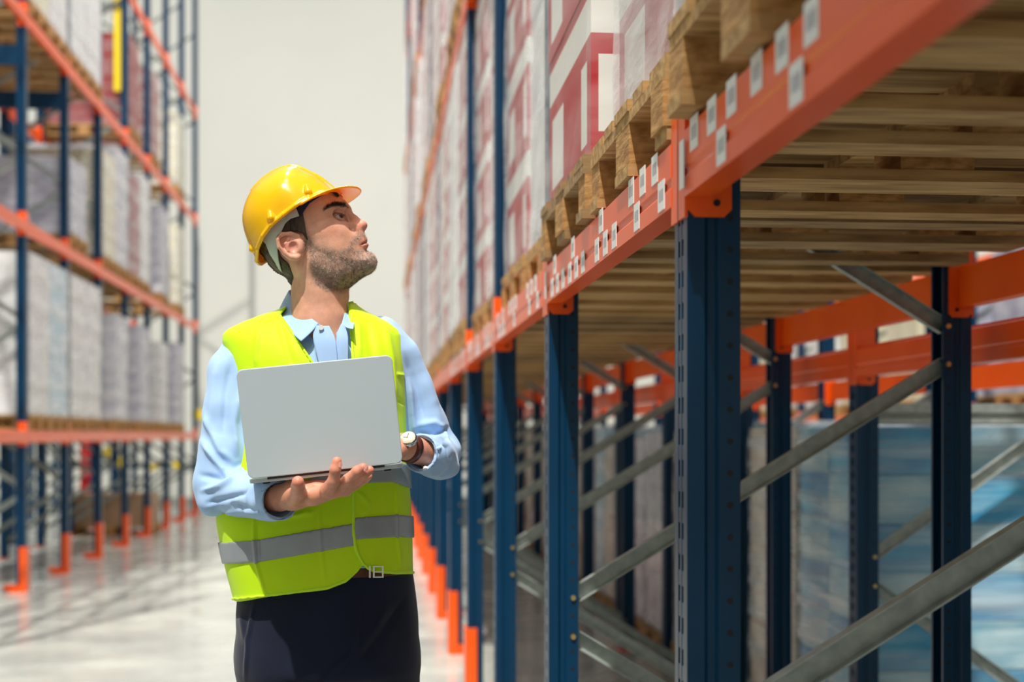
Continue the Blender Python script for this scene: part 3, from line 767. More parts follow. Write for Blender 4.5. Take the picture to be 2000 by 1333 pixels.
headW = loc2w(P); headQ = Q; headC = col; headP = P
hd_cx, hd_cy, hd_ll, hd_beard, hd_brow = cx, cy, ll, beard, browm
# ---------------------------------------------------------------- hands
def hand(spec, lo, hi, h=.0018):
    g = Grid(lo, hi, h); D = None
    for kk, pts in spec:
        c = chain(g.X, g.Y, g.Z, pts, .004)
        D = c if D is None else smin(D, c, F4(kk))
    return g, D
def P3(px, py, Y, r): return (*px2w(px, py, Y), r)
handA = [
 (.01, [P3(510, 975, 2.79, .0275), P3(548, 972, 2.735, .0262), P3(575, 968, 2.70, .025)]),      # wrist
 (.012, [P3(572, 972, 2.705, .0235), P3(615, 967, 2.665, .020), P3(652, 958, 2.645, .0155)]),      # palm rows
 (.012, [P3(575, 958, 2.71, .020), P3(620, 955, 2.69, .017), P3(662, 950, 2.69, .0135)]),
 (.012, [P3(575, 966, 2.735, .018), P3(630, 962, 2.725, .016), P3(675, 956, 2.725, .013)]),
 (.010, [P3(578, 972, 2.675, .017), P3(583, 962, 2.635, .0145), P3(582, 950, 2.605, .0122), P3(582, 942, 2.588, .0112)]),    # thumb
 (.007, [P3(640, 958, 2.635, .0140), P3(652, 940, 2.612, .0112), P3(655, 918, 2.600, .0098), P3(658, 902, 2.600, .0088)]),    # index
 (.007, [P3(662, 956, 2.645, .0130), P3(680, 938, 2.625, .0110), P3(698, 921, 2.612, .0098), P3(709, 914, 2.608, .0086)]),   # middle
 (.006, [P3(672, 957, 2.685, .0125), P3(694, 940, 2.650, .0106), P3(712, 925, 2.632, .0094), P3(722, 919, 2.628, .0084)]),   # ring
 (.006, [P3(676, 958, 2.722, .0115), P3(696, 946, 2.700, .0094), P3(712, 936, 2.680, .0084), P3(720, 931, 2.672, .0074)]),   # little
]
gA, DA = hand(handA, (px2w(480, 850, 2.6)[0]-.02, 2.55, px2w(500, 1015, 2.8)[2]-.02), (px2w(740, 850, 2.7)[0]+.01, 2.86, px2w(700, 880, 2.6)[2]+.02))
DA = smax(DA, -cap(gA.X, gA.Y, gA.Z, px2w(600, 952, 2.66), px2w(640, 948, 2.655), .004, .003), F4(.008))
PA, QA = surfnet(DA, gA.lo, gA.h)
handB = [
 (.01, [P3(850, 890, 2.93, .031), P3(812, 880, 2.885, .027), P3(790, 873, 2.86, .026)]),
 (.012, [P3(788, 872, 2.86, .022), P3(755, 874, 2.83, .016), P3(728, 880, 2.80, .012)]),
 (.012, [P3(790, 876, 2.85, .020), P3(760, 884, 2.81, .015), P3(738, 890, 2.78, .012)]),
 (.012, [P3(790, 868, 2.87, .018), P3(752, 868, 2.86, .014), P3(722, 874, 2.84, .011)]),
 (.006, [P3(738, 888, 2.785, .0105), P3(716, 884, 2.77, .0090), P3(700, 894, 2.76, .0078)]),
 (.006, [P3(730, 882, 2.80, .0105), P3(704, 878, 2.79, .0092), P3(688, 890, 2.78, .0080)]),
 (.006, [P3(726, 878, 2.82, .0100), P3(700, 874, 2.81, .0088), P3(686, 888, 2.80, .0078)]),
 (.006, [P3(724, 876, 2.84, .0092), P3(704, 874, 2.835, .0080), P3(692, 886, 2.83, .0070)]),
 (.010, [P3(775, 884, 2.82, .014), P3(752, 893, 2.775, .0115), P3(732, 899, 2.75, .0098)]),
]
gB, DB = hand(handB, (px2w(670, 850, 2.7)[0]-.02, 2.72, px2w(700, 930, 2.8)[2]-.02), (px2w(850, 850, 2.95)[0]+.02, 2.96, px2w(700, 830, 2.8)[2]+.02), .002)
PB, QB = surfnet(DB, gB.lo, gB.h)
def hcol(P, tips):
    c = np.tile(np.array(srgb(214, 150, 124)), (len(P), 1))
    n = np.array([noise.noise(Vector(p)*60) for p in P]); c *= (1+.06*n)[:, None]
    for t, r in tips:
        d = np.linalg.norm(P-np.array(t[:3]), axis=1); m = np.exp(-(d/r)**2)[:, None]*.6
        c = c*(1-m)+np.array(srgb(222, 128, 112))*m
    return c
CA = hcol(PA, [(P3(582, 942, 2.58, 0), .018), (P3(658, 902, 2.60, 0), .018), (P3(709, 914, 2.608, 0), .017), (P3(722, 919, 2.628, 0), .015)])
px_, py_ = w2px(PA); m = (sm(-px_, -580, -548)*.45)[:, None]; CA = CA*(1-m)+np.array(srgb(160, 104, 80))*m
CB = hcol(PB, [])
# ---------------------------------------------------------------- torso profile (drawing rows at the chest plane)
TY = 3.01
def w3(px, py, Y=TY): return px2w(px, py, Y)
rows = [  # py, left px, right px, half depth, centre Y
 (560, 590, 668, .050, 3.02), (600, 582, 672, .055, 3.02), (622, 540, 712, .075, 3.015), (645, 470, 765, .088, 3.01), (668, 452, 784, .100, 3.005), (700, 452, 790, .112, 3.0), (760, 458, 793, .122, 2.995), (850, 462, 793, .122, 2.995),
 (930, 455, 797, .122, 2.995), (1010, 447, 801, .126, 2.99), (1100, 455, 803, .130, 2.99), (1180, 466, 806, .132, 2.99)]
zr_ = np.array([w3(700, r[0])[2] for r in rows])[::-1]
cxr = np.array([(w3(r[1], r[0])[0]+w3(r[2], r[0])[0])/2 for r in rows])[::-1]
har = np.array([(w3(r[2], r[0])[0]-w3(r[1], r[0])[0])/2 for r in rows])[::-1]
hdr = np.array([r[3] for r in rows])[::-1]; cyr = np.array([r[4] for r in rows])[::-1]
def smooth_interp(z, zs, vs):
    o = 0
    for dz in (-.012, 0, .012): o = o+np.interp(z+dz, zs, vs)
    return (o/3).astype(F4)
def torso(x, y, z, add=0.0, ex=2.5):
    zz = np.ravel(z); c = smooth_interp(zz, zr_, cxr)[None, None, :]; a = smooth_interp(zz, zr_, har)[None, None, :]+F4(add)
    b = smooth_interp(zz, zr_, hdr)[None, None, :]+F4(add); cc = smooth_interp(zz, zr_, cyr)[None, None, :]
    k = (np.abs((x-c)/a)**F4(ex)+np.abs((y-cc)/b)**F4(ex))**F4(1/ex)
    return (k-1)*np.minimum(a, b)
armL = [P3(484, 694, 2.99, .053), P3(458, 730, 2.975, .054), P3(452, 800, 2.96, .0555), P3(444, 880, 2.95, .0545), P3(434, 945, 2.94, .051)]
foreL = [P3(432, 950, 2.945, .049), P3(470, 966, 2.88, .045), P3(515, 975, 2.79, .0400), P3(546, 978, 2.735, .0375)]
armR = [P3(742, 664, 3.01, .050), P3(772, 700, 3.01, .0475), P3(800, 765, 3.015, .047), P3(828, 830, 3.02, .047), P3(853, 882, 3.02, .048)]
foreR = [P3(853, 884, 3.02, .048), P3(848, 892, 2.955, .044), P3(838, 890, 2.91, .040), P3(822, 886, 2.88, .037)]
# shirt
g = Grid((w3(375, 700, 2.9)[0]-.03, 2.66, px2w(600, 1113, 2.87)[2]), (w3(905, 700)[0]+.04, 3.16, w3(600, 596)[2]), .0034)
x, y, z = g.X, g.Y, g.Z
T = torso(x, y, z)
sh = smin(T, chain(x, y, z, armL, .01), F4(.025)); sh = smin(sh, chain(x, y, z, armR, .01), F4(.025))
fL = chain(x, y, z, foreL, .012); fR = chain(x, y, z, foreR, .012)
sh = smin(sh, smin(fL, chain(x, y, z, armL[-2:], .01), F4(.02)), F4(.008)); sh = smin(sh, fR, F4(.010))
# baggy underside of right sleeve
sh = smin(sh, ell(x, y, z, px2w(868, 915, 2.97), (.034, .040, .026)), F4(.02))
sh = smin(sh, ell(x, y, z, px2w(412, 985, 2.925), (.024, .04, .024)), F4(.02))
# cut sleeves at the cuffs (planes)
def plane(x, y, z, p, n):
    n = np.array(n, float); n /= np.linalg.norm(n); return (x-F4(p[0]))*F4(n[0])+(y-F4(p[1]))*F4(n[1])+(z-F4(p[2]))*F4(n[2])
nL = np.array(foreL[-1][:3])-np.array(foreL[-2][:3]); nR = np.array(foreR[-1][:3])-np.array(foreR[-2][:3])
def near(x, y, z, p, r): return np.sqrt((x-F4(p[0]))**2+(y-F4(p[1]))**2+(z-F4(p[2]))**2)-F4(r)
for pc, nn, arm in ((foreL[-1], nL, foreL), (foreR[-1], nR, foreR)):
    cutter = smax(-plane(x, y, z, pc[:3], nn), near(x, y, z, pc[:3], .10), F4(.001))
    cutter = np.maximum(cutter, near(x, y, z, pc[:3], .075))
    sh = smax(sh, -cutter, F4(.002))
    # hollow cuff
    n1 = nn/np.linalg.norm(nn)
    c0 = np.array(pc[:3])-n1*.03; c1 = np.array(pc[:3])+n1*.04
    sh = smax(sh, -cap(x, y, z, c0, c1, pc[3]-.005, pc[3]-.003), F4(.0015))
# neck opening / V at throat
nk = cap(x, y, z, px2w(640, 640, 2.965), px2w(628, 560, 3.0), .043, .064)
vv = ell(x, y, z, px2w(655, 655, 2.885), (.012, .030, .030)); sh = smax(sh, -smin(nk, vv, F4(.01)), F4(.003))
P, Q = surfnet(sh, g.lo, g.h)
def folds(P, N, strokes, front=True):
    px_, py_ = w2px(P); disp = np.zeros(len(P)); w_ = np.clip(-N[:, 1]*1.6+.3, 0, 1) if front else 1
    for (pts, wd, amp) in strokes:
        d, _ = seg2(px_, py_, pts, False)
        # taper along the stroke ends
        p0, p1 = np.array(pts[0]), np.array(pts[-1]); e = p1-p0; L = np.linalg.norm(e)
        t = ((px_-p0[0])*e[0]+(py_-p0[1])*e[1])/L**2
        tp = np.clip(np.minimum(t, 1-t)*4+.15, 0, 1)
        disp += 1.3*amp*np.exp(-(d/wd)**2)*tp
    return P + N*(disp*w_)[:, None]
def wr(P, N, sc, amp, st=(1, 1, 1)):
    n = np.array([noise.noise(Vector((p[0]*sc*st[0], p[1]*sc*st[1], p[2]*sc*st[2]))) for p in P]); return P+N*(n*amp)[:, None]
me = np_mesh('tmp', P, Q); N = vnormals(me)
P = wr(P, N, 13, .0050, (1, 1, .6)); P = wr(P, N, 34, .0016, (1.2, 1.2, .7))
P = folds(P, N, [
 ([(395, 800), (430, 880), (455, 905)], 7, .006), ([(392, 860), (440, 925), (480, 915)], 6, .007), ([(388, 930), (430, 935), (478, 905)], 6, -.006), ([(392, 960), (430, 950), (470, 925)], 5, .006),
 ([(400, 985), (440, 975), (490, 960)], 5, -.005), ([(420, 1005), (470, 1000), (520, 1004)], 5, .004), ([(450, 985), (480, 992), (502, 985)], 4, -.004),
 ([(425, 700), (415, 780), (408, 850)], 8, .004), ([(452, 700), (440, 770), (436, 850)], 7, -.005), ([(470, 760), (458, 830), (462, 890)], 6, .005),
 ([(790, 690), (815, 760), (830, 830)], 7, -.005), ([(805, 660), (835, 740), (860, 820)], 7, .005), ([(798, 740), (805, 800), (812, 860)], 6, .006), ([(812, 842), (850, 846), (875, 838), (898, 870)], 5, -.008), ([(815, 830), (850, 826), (880, 850)], 6, .005),
 ([(838, 850), (872, 856), (890, 900)], 4, .005), ([(845, 862), (872, 875), (880, 915)], 4, -.004), ([(842, 884), (862, 872), (872, 905)], 4, .005), ([(838, 925), (860, 930), (880, 925)], 4, .003), ([(840, 872), (852, 885), (842, 895)], 3, -.004),
 ([(625, 640), (652, 662), (656, 700)], 4, .003), ([(600, 668), (640, 690), (680, 686)], 6, .003), ([(658, 660), (660, 705)], 2, -.003), ([(668, 660), (676, 700)], 4, -.003)])
shirt = pobj('shirt', np_mesh('shirt', P, Q), M['shirt'])
# cuffs: turned band at each wrist (child of shirt)
for nm, pc, nn in (('cuff', foreL[-1], nL), ('cuff', foreR[-1], nR)):
    n1 = nn/np.linalg.norm(nn); c = np.array(pc[:3]); lo = c-.075; hi = c+.075
    gg = Grid(lo, hi, .0022); a_ = c-n1*.058
    band = cap(gg.X, gg.Y, gg.Z, a_, c+n1*.03, pc[3]+.0045, pc[3]+.0015)
    band = smax(band, plane(gg.X, gg.Y, gg.Z, c+n1*.004, n1), F4(.002)); band = smax(band, -plane(gg.X, gg.Y, gg.Z, a_, n1), F4(.002))
    band = smax(band, -cap(gg.X, gg.Y, gg.Z, a_-n1*.03, c+n1*.06, pc[3]+.0005, pc[3]-.0020), F4(.001))
    p_, q_ = surfnet(band, gg.lo, gg.h); t_ = np_mesh('t', p_, q_); p_ = wr(p_, vnormals(t_), 40, .003)
    o = pobj('cuff', np_mesh('cuff', p_, q_), M['shirt'])
    if pc is foreL[-1]: continue
    mb = MB()
    s_ = Vector(n1).cross(Vector((0, 0, 1))).normalized()
    for k2 in range(2):
        pp = Vector(c-n1*(.018+.0*k2)) + Vector((0, 0, -1))*(pc[3]*.72) + Vector((0, -1, 0))*(pc[3]*.72) + s_*0 - Vector(n1)*.018*k2
        mb.cyl(pp, pp+Vector((0, -.004, -.004)), .005, seg=14)
    pobj('cuff_button', mb.mesh('cuffbtn'), M['white'], kind='stuff')
# body mesh (one continuous skin mesh; under the clothes at low resolution)
gb = Grid((w3(380, 700)[0]-.03, 2.84, 0.02), (w3(905, 700)[0]+.04, 3.14, w3(600, 590)[2]), .010)
x, y, z = gb.X, gb.Y, gb.Z
crotch = .93
bd = torso(x, y, z, -.018)
bd = np.maximum(bd, (F4(w3(600, 1150)[2])-z))
bd = smin(bd, chain(x, y, z, [(*p[:3], p[3]-.022) for p in armL], .01), F4(.02)); bd = smin(bd, chain(x, y, z, [(*p[:3], p[3]-.020) for p in armR], .01), F4(.02))
hips = (w3(548, 1210, 3.0), w3(738, 1210, 3.0))
legs = [[(hips[0][0]+.012, 3.0, hips[0][2], .088), (-.205, 2.985, .55, .062), (-.225, 3.0, .50, .058), (-.235, 3.03, .11, .042)], [(hips[1][0]-.012, 3.0, hips[1][2], .088), (.028, 3.0, .52, .060), (.035, 3.05, .11, .042)]]
bd = smin(bd, cap(x, y, z, hips[0], hips[1], .08, .08), F4(.03))
for l_ in legs: bd = smin(bd, chain(x, y, z, l_, .02), F4(.03))
pb, qb = surfnet(bd, gb.lo, gb.h)
parts_ = [(headW, headQ, headC), (PA, QA, CA), (PB, QB, CB), (pb, qb, np.tile(np.array(srgb(210, 152, 126)), (len(pb), 1)))]
off = 0; PP = []; QQ = []; CC = []
for p_, q_, c_ in parts_: PP.append(p_); QQ.append(q_+off); CC.append(c_); off += len(p_)
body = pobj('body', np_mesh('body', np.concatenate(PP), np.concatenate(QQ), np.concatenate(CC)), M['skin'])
# finger nails
nl = MB()
def nail(c, n, up, s=.0042):
    c, n, up = Vector(c), Vector(n).normalized(), Vector(up).normalized(); r = n.cross(up)
    k = len(nl.v); 
    for i in range(10):
        t = 2*math.pi*i/10; nl.v.append(c + r*math.cos(t)*s + up*math.sin(t)*s*1.4 + n*(.0008-.0012*math.cos(t)**2))
    nl.v.append(c+n*.0012)
    for i in range(10): nl.f.append([k+i, k+(i+1) % 10, k+10])
nail(Vector(px2w(661, 908, 2.60))+Vector((.0035, -.0075, 0)), (.4, -.9, 0), (0, 0, 1))
nail(Vector(px2w(711, 916, 2.608))+Vector((.0035, -.0070, 0)), (.35, -.93, .1), (.5, 0, .8))
pobj('finger_nails', nl.mesh('nails', True), mat('nail', srgb(226, 160, 146), rough=.25), kind='stuff')
# eye
eb = bpy.data.meshes.new('eye'); import bmesh
bm = bmesh.new(); bmesh.ops.create_uvsphere(bm, u_segments=48, v_segments=32, radius=er); bm.to_mesh(eb); bm.free(); eb.shade_smooth()
ev = np.array([v.co[:] for v in eb.vertices])
for sgn in (1, -1):
    e2 = eb.copy(); d = np.array((.90, -.10*0, .36)); lx = Vector((.93, 0, .36)).normalized()
    gx, gy, gz = lx.x*math.cos(YAW), -lx.x*math.sin(YAW)-.62, lx.z
    gd = np.array((gx, gy, gz)); gd /= np.linalg.norm(gd)
    dt = (ev/er)@gd; cl = np.tile(np.array(srgb(196, 184, 176)), (len(ev), 1))
    cl[dt > .84] = srgb(70, 46, 30); cl[dt > .955] = (.004, .004, .004)
    at = e2.color_attributes.new('Col', 'FLOAT_COLOR', 'POINT'); at.data.foreach_set('color', np.concatenate([cl, np.ones((len(cl), 1))], 1).astype(F4).ravel())
    o = pobj('eye', e2, M['eyeball']); cc = hp(878, 548, .0345*sgn); o.location = (cc[0]+.13, cc[1]-3.0, cc[2])
# hair: short crop on the back and sides
hair2 = q2([(150, 300), (560, 480), (640, 520), (655, 600), (664, 660), (682, 740), (676, 744), (640, 692), (600, 676), (540, 680), (470, 690), (440, 730), (438, 800), (470, 860), (525, 915), (548, 1000), (520, 1062), (440, 1010), (330, 950), (180, 900), (100, 600)])
dh, ih = seg2(a2, b2, hair2); dh = np.where(ih, -dh, dh)
hr = np.maximum(base-F4(.0045), expand(dh))
hn = (np.sin(A*900+B*300)*np.sin(B*700-A*200)*F4(.0008)).astype(F4)
hr = smax(np.minimum(base, headD+F4(.002))-F4(.0042)+hn, expand(dh), F4(.004)); hr = np.where(AL > .081, np.maximum(hr, AL-F4(.081)), hr)
p_, q_ = surfnet(hr, G.lo, h_); pobj('hair', np_mesh('hair', loc2w(p_), q_[:, ::-1]), M['hair'])
# stubble and brow hairs: tiny blades
hm = body.data; Nn = vnormals(hm)[:len(headW)]
def blades(name, mask, n, ln, dirv, mt, parent=None, thick=.00022):
    pr = np.clip(mask, 0, 1)**1.5; pr = pr/pr.sum(); ids = rng.choice(len(headW), n, p=pr)
    m = MB(); vs = []; fs = []
    for i in ids:
        p = headW[i]+rng.normal(0, .0007, 3); nn = Nn[i]; d = np.array(dirv)+nn*.75+rng.normal(0, .28, 3); d /= np.linalg.norm(d)
        s = np.cross(d, nn+rng.normal(0, .3, 3)); s /= np.linalg.norm(s)+1e-9; L = ln*rng.uniform(.6, 1.3); k = len(vs)
        vs += [p-s*thick-nn*.0006, p+s*thick-nn*.0006, p+d*L]; fs.append((k, k+1, k+2))
    me = bpy.data.meshes.new(name); me.from_pydata([tuple(v) for v in vs], [], fs)
    return pobj(name, me, mt, kind='stuff')
cam_side = (headP[:, 1] > -.03)
blades('beard', hd_beard*cam_side, 15000, .0030, (.25, 0, -.75), M['stubble'], thick=.00026)
blades('eyebrow', hd_brow*cam_side, 1400, .0060, (-.5, 0, .25), M['browhair'])
lash = np.exp(-(seg2(hd_cx, hd_cy, [(935, 545), (915, 530), (870, 526), (832, 556)], False)[0]/6)**2)*(hd_ll > .03)*(hd_ll < .056)
blades('eyelashes', lash*cam_side, 160, .0050, (.9, 0, .4), M['browhair'])
# ---------------------------------------------------------------- hard hat
hat = thing('hard_hat', 'glossy yellow hard hat worn by the man', 'helmet', tuple(E0+Vector((0, 0, .05))))
hoff = -(E0+Vector((0, 0, .05)))
def hobj(name, me, m, **k): return obj(name, me, m, hat, tuple(hoff), **k)
gh = Grid((-.150, -.135, -.045), (.125, .135, .195), .0019)
ha, hl_, hb = gh.X, gh.Y, gh.Z; hal = np.abs(hl_)
ah2, bh2 = np.broadcast_arrays(ha[:, 0, :].astype(float), hb[0, 0, :][None, :].astype(float))
dome = [(262, 905), (238, 850), (186, 740), (152, 640), (139, 545), (158, 440), (208, 335), (284, 248), (385, 180), (465, 150), (535, 146), (590, 160), (650, 190), (705, 216), (765, 258), (820, 305), (862, 345)]
rim_ = [(255, 872), (300, 800), (360, 722), (430, 645), (520, 572), (610, 505), (700, 440), (790, 383), (862, 345)]
def ospline(pts, n=5):
    P = [np.array(p, float) for p in pts]; P = [2*P[0]-P[1]]+P+[2*P[-1]-P[-2]]; out = []
    for i in range(1, len(P)-2):
        p0, p1, p2, p3 = P[i-1:i+3]
        for j in range(n):
            t = j/n; out.append(tuple(.5*((2*p1)+(-p0+p2)*t+(2*p0-5*p1+4*p2-p3)*t*t+(-p0+3*p1-3*p2+p3)*t**3)))
    return out+[tuple(P[-2])]
dome = ospline(dome, 4)
dpoly = q2(dome)
full = q2(dome+[(1000, 480), (900, 800), (600, 1100), (350, 1000)])
dd, ii = seg2(ah2, bh2, full); do, _ = seg2(ah2, bh2, dpoly, False); dsd = np.where(ii, do, -do)
def blur(f, it):
    for _ in range(it):
        p = np.pad(f, 1, mode='edge'); f = (p[:-2, 1:-1]+p[2:, 1:-1]+p[1:-1, :-2]+p[1:-1, 2:]+4*f)/8
    return f
bl_ = blur(dsd, 120); wgt = sm(dsd, .008, .03); dsd = dsd*(1-wgt)+bl_*wgt
def hexp(f2): return np.repeat(f2[:, None, :].astype(F4), gh.n[1], 1)
def hshell(off):
    d = dsd-off; return hal-hexp(np.where(d > 0, wfun(d, .086, .112-off), d*1.2))
# rim cut surface (extruded along the width, slightly higher at the sides already in the drawing)
rp = np.array(q2([(150, 990)]+rim_+[(960, 260)]))
rimb = np.interp(ah2, rp[:, 0], rp[:, 1])
above = hexp((rimb-bh2)*.75)
sh_o = hshell(0.0)
# centre ridges
ridge = smax(hshell(-.0042), np.maximum(hal-F4(.017), hexp(-(bh2-q(0, 330)[2]))), F4(.004))
sh_o = smin(sh_o, ridge, F4(.003))
shell = smax(np.maximum(sh_o, -hshell(.0035)), above, F4(.002))
# rim roll and lugs
widths = wfun(np.array([float(seg2(np.array([p[0]]), np.array([p[1]]), dpoly, False)[0][0]) for p in q2(rim_)]), .086, .112)
rc = [(*((q(x_, y_, 0)[0], w_+.0008, q(x_, y_, 0)[2])), .0042) for (x_, y_), w_ in zip(rim_, widths)]
rc = [(q(258, 884)[0], 0, q(258, 884)[2], .0042)]+rc
shell = smin(shell, chain(ha, hal, hb, rc, .002), F4(.0025))
for lx_, ly_ in ((425, 595), (690, 395), (238, 790)):
    wl = float(wfun(seg2(*[np.array([v]) for v in q2([(lx_, ly_)])[0]], dpoly, False)[0], .086, .112)[0])
    lug = cap(ha, hal, hb, (q(lx_-10, ly_-50)[0], wl-.003, q(0, ly_-50)[2]), (q(lx_+5, ly_)[0], wl+.001, q(0, ly_)[2]), .004, .0085)
    shell = smin(shell, lug, F4(.003))
# brim
ba = ha-F4(q(840, 0)[0]); bmid = F4(q(0, 352)[2])+ba*F4(.36)-ba*ba*F4(3.2)-hal*hal*F4(1.0)
pl = np.sqrt(((ha-F4(q(690, 0)[0]))/F4(350*HK))**2+(hl_/F4(.112))**2)-1
brim = np.maximum(np.abs(hb-bmid)-F4(.0018), pl*F4(.06)); brim = np.maximum(brim, -hshell(.003)); brim = np.maximum(brim, F4(q(655, 0)[0])-ha)
shell = smin(shell, brim, F4(.004))
p_, q_ = surfnet(shell, gh.lo, gh.h); hobj('shell', np_mesh('helmet_shell', loc2w(p_), q_[:, ::-1]), M['helmet'])
def plate(name, poly, off, th, mt, dfield=None, extra=None):
    dp, ip = seg2(a2, b2, q2(poly)); dp = np.where(ip, -dp, dp)
    f_ = smax(np.maximum(base-F4(off+th), -(base-F4(off))), expand(dp), F4(.001))
    if extra is not None: f_ = np.maximum(f_, extra)
    p_, q_ = surfnet(f_, G.lo, h_); return hobj(name, np_mesh(name, loc2w(p_), q_[:, ::-1]), mt)
plate('suspension_strap', [(600, 505), (625, 568), (560, 588), (520, 622), (488, 690), (456, 712), (450, 800), (456, 965), (432, 945), (418, 900), (378, 835), (352, 760), (330, 742), (400, 650), (520, 560)], .006, .0035, M['strap'])
plate('sweatband', [(590, 495), (640, 490), (760, 405), (870, 352), (896, 364), (885, 398), (850, 372), (800, 392), (700, 470), (628, 572), (600, 545)], .0045, .0038, M['sweat'])
mb = MB()
for cx_, cy_, r_ in ((503, 583, .0062), ): 
    c_ = Vector(hp(cx_, cy_, .094)); mb.cyl(c_, c_+Vector((0, -.004, 0)), r_, seg=20)
hobj('adjuster_button', mb.mesh('adj'), M['strap'])
c_ = Vector(hp(528, 550, .103)); hobj('clip', MB().cyl(c_, c_+Vector((0, -.006, 0)), .0062, .0050, seg=20).mesh('clip'), M['helmet'])
c_ = Vector(hp(655, 440, .097)); hobj('clip', MB().cyl(c_, c_+Vector((0, -.005, 0)), .0062, .0050, seg=20).mesh('clip'), M['helmet'])
sl = MB(); a_, b_ = Vector(hp(345, 733, .085)), Vector(hp(394, 680, .089)); sl.cyl(a_, b_, .0012, seg=6); hobj('strap_slot', sl.mesh('slot'), M['dark'])
# ---------------------------------------------------------------- collar and placket
def patch(name, rows_, mt, th=.0018, parent=None):
    vs, fs = [], []; nc = len(rows_[0])
    for r_ in rows_:
        for p in r_: vs.append(px2w(*p))
    for i in range(len(rows_)-1):
        for j in range(nc-1): fs.append((i*nc+j, i*nc+j+1, (i+1)*nc+j+1, (i+1)*nc+j))
    me = bpy.data.meshes.new(name); me.from_pydata(vs, [], fs); me.shade_smooth()
    o = pobj(name, me, mt)
    s2 = o.modifiers.new('sub', 'SUBSURF'); s2.levels = 3; s2.render_levels = 3; s2.boundary_smooth = 'PRESERVE_CORNERS'
    s_ = o.modifiers.new('thick', 'SOLIDIFY'); s_.thickness = th; s_.offset = 0
    return o
patch('collar', [
 [(652, 578, 3.08), (610, 566, 3.085), (572, 566, 3.07), (560, 567, 3.035), (572, 586, 2.985), (594, 613, 2.935), (622, 632, 2.893)],
 [(654, 590, 3.095), (606, 582, 3.10), (560, 584, 3.085), (549, 588, 3.04), (560, 606, 2.975), (580, 632, 2.918), (607, 651, 2.877)],
 [(656, 606, 3.105), (602, 602, 3.11), (550, 604, 3.10), (539, 612, 3.045), (548, 626, 2.965), (566, 648, 2.905), (588, 667, 2.868)]], M['shirt'])
patch('collar', [
 [(652, 578, 3.08), (668, 582, 3.06), (674, 588, 3.02), (676, 600, 2.975), (672, 616, 2.930), (667, 633, 2.893)],
 [(654, 590, 3.095), (674, 596, 3.065), (683, 600, 3.02), (686, 614, 2.965), (682, 630, 2.918), (678, 642, 2.880)],
 [(656, 606, 3.105), (682, 608, 3.07), (690, 608, 3.02), (692, 622, 2.960), (692, 634, 2.912), (690, 643, 2.872)]], M['shirt'])
patch('collar_stand', [
 [(572, 577, 3.04), (584, 598, 2.985), (604, 622, 2.935), (625, 634, 2.897)],
 [(566, 600, 3.04), (584, 620, 2.975), (604, 645, 2.915), (626, 652, 2.885)]], M['shirt_in'])
patch('placket', [
 [(616, 636, 2.891), (632, 638, 2.884), (643, 637, 2.882)],
 [(610, 655, 2.884), (636, 654, 2.876), (652, 654, 2.873)],
 [(614, 676, 2.876), (640, 674, 2.868), (657, 668, 2.866)],
 [(626, 722, 2.868), (646, 722, 2.864), (660, 720, 2.862)]], M['shirt'])
patch('placket', [
 [(667, 633, 2.887), (671, 634, 2.884), (674, 640, 2.884)],
 [(660, 645, 2.882), (668, 650, 2.877), (680, 655, 2.876)],
 [(656, 662, 2.873), (664, 664, 2.868), (680, 672, 2.870)],
 [(656, 720, 2.866), (664, 720, 2.864), (680, 720, 2.866)]], M['shirt'])
c_ = Vector(px2w(627, 640, 2.876)); pobj('button', MB().cyl(c_+Vector((0, .004, 0)), c_, .0052, seg=18).mesh('btn'), M['white'])
# ---------------------------------------------------------------- hi-vis vest
gv = Grid((w3(405, 700)[0]-.03, 2.80, w3(600, 1195)[2]), (w3(820, 700)[0]+.03, 3.18, w3(600, 585)[2]), .0032)
x, y, z = gv.X, gv.Y, gv.Z
vrows = {600: (575, 690), 612: (530, 720), 622: (505, 742), 632: (475, 765), 645: (440, 784), 660: (432, 787), 700: (445, 791), 760: (458, 794), 850: (460, 794), 930: (445, 798), 1010: (424, 802), 1100: (444, 804), 1180: (466, 807)}
def vtorso(add=0.0):
    ks = sorted(vrows); zs = np.array([w3(700, k_)[2] for k_ in ks])[::-1]
    c = np.array([(w3(vrows[k_][0], k_)[0]+w3(vrows[k_][1], k_)[0])/2 for k_ in ks])[::-1]
    a = np.array([(w3(vrows[k_][1], k_)[0]-w3(vrows[k_][0], k_)[0])/2 for k_ in ks])[::-1]
    zz = np.ravel(z); ci = smooth_interp(zz, zs, c)[None, None, :]; ai = smooth_interp(zz, zs, a)[None, None, :]+F4(add)
    b = smooth_interp(zz, zr_, hdr)[None, None, :]+F4(.013+add); cc = smooth_interp(zz, zr_, cyr)[None, None, :]
    k_ = (np.abs((x-ci)/ai)**F4(2.6)+np.abs((y-cc)/b)**F4(2.6))**F4(1/2.6)
    return (k_-1)*np.minimum(ai, b)
V0 = vtorso()
Dg = x*F4(SP)+y*F4(CP); GX = 1000+FPX*(x*F4(CP)-y*F4(SP))/Dg; GY = 850-FPX*(z-F4(CAM_Z))/Dg     # drawing coordinates of each sample
fr_ = y < 3.0
Lx = np.interp(GY, [560, 600, 615, 650, 710, 860, 2000], [575, 560, 546, 572, 612, 690, 690]); Rx = np.interp(GY, [560, 605, 700, 860], [676, 683, 688, 690])
vcut = np.maximum(np.maximum(Lx-GX, GX-Rx), GY-860)/950
vcut = np.where(fr_, vcut, 1).astype(F4)
hem = np.where(GX < 709, np.interp(GX, [430, 468, 540, 640, 676, 697, 709], [1174, 1173, 1165, 1152, 1138, 1119, 1104]), np.interp(GX, [709, 716, 730, 750, 775, 805], [1104, 1112, 1119, 1121, 1123, 1122]))
hem = np.where(fr_, hem, 1165).astype(F4)
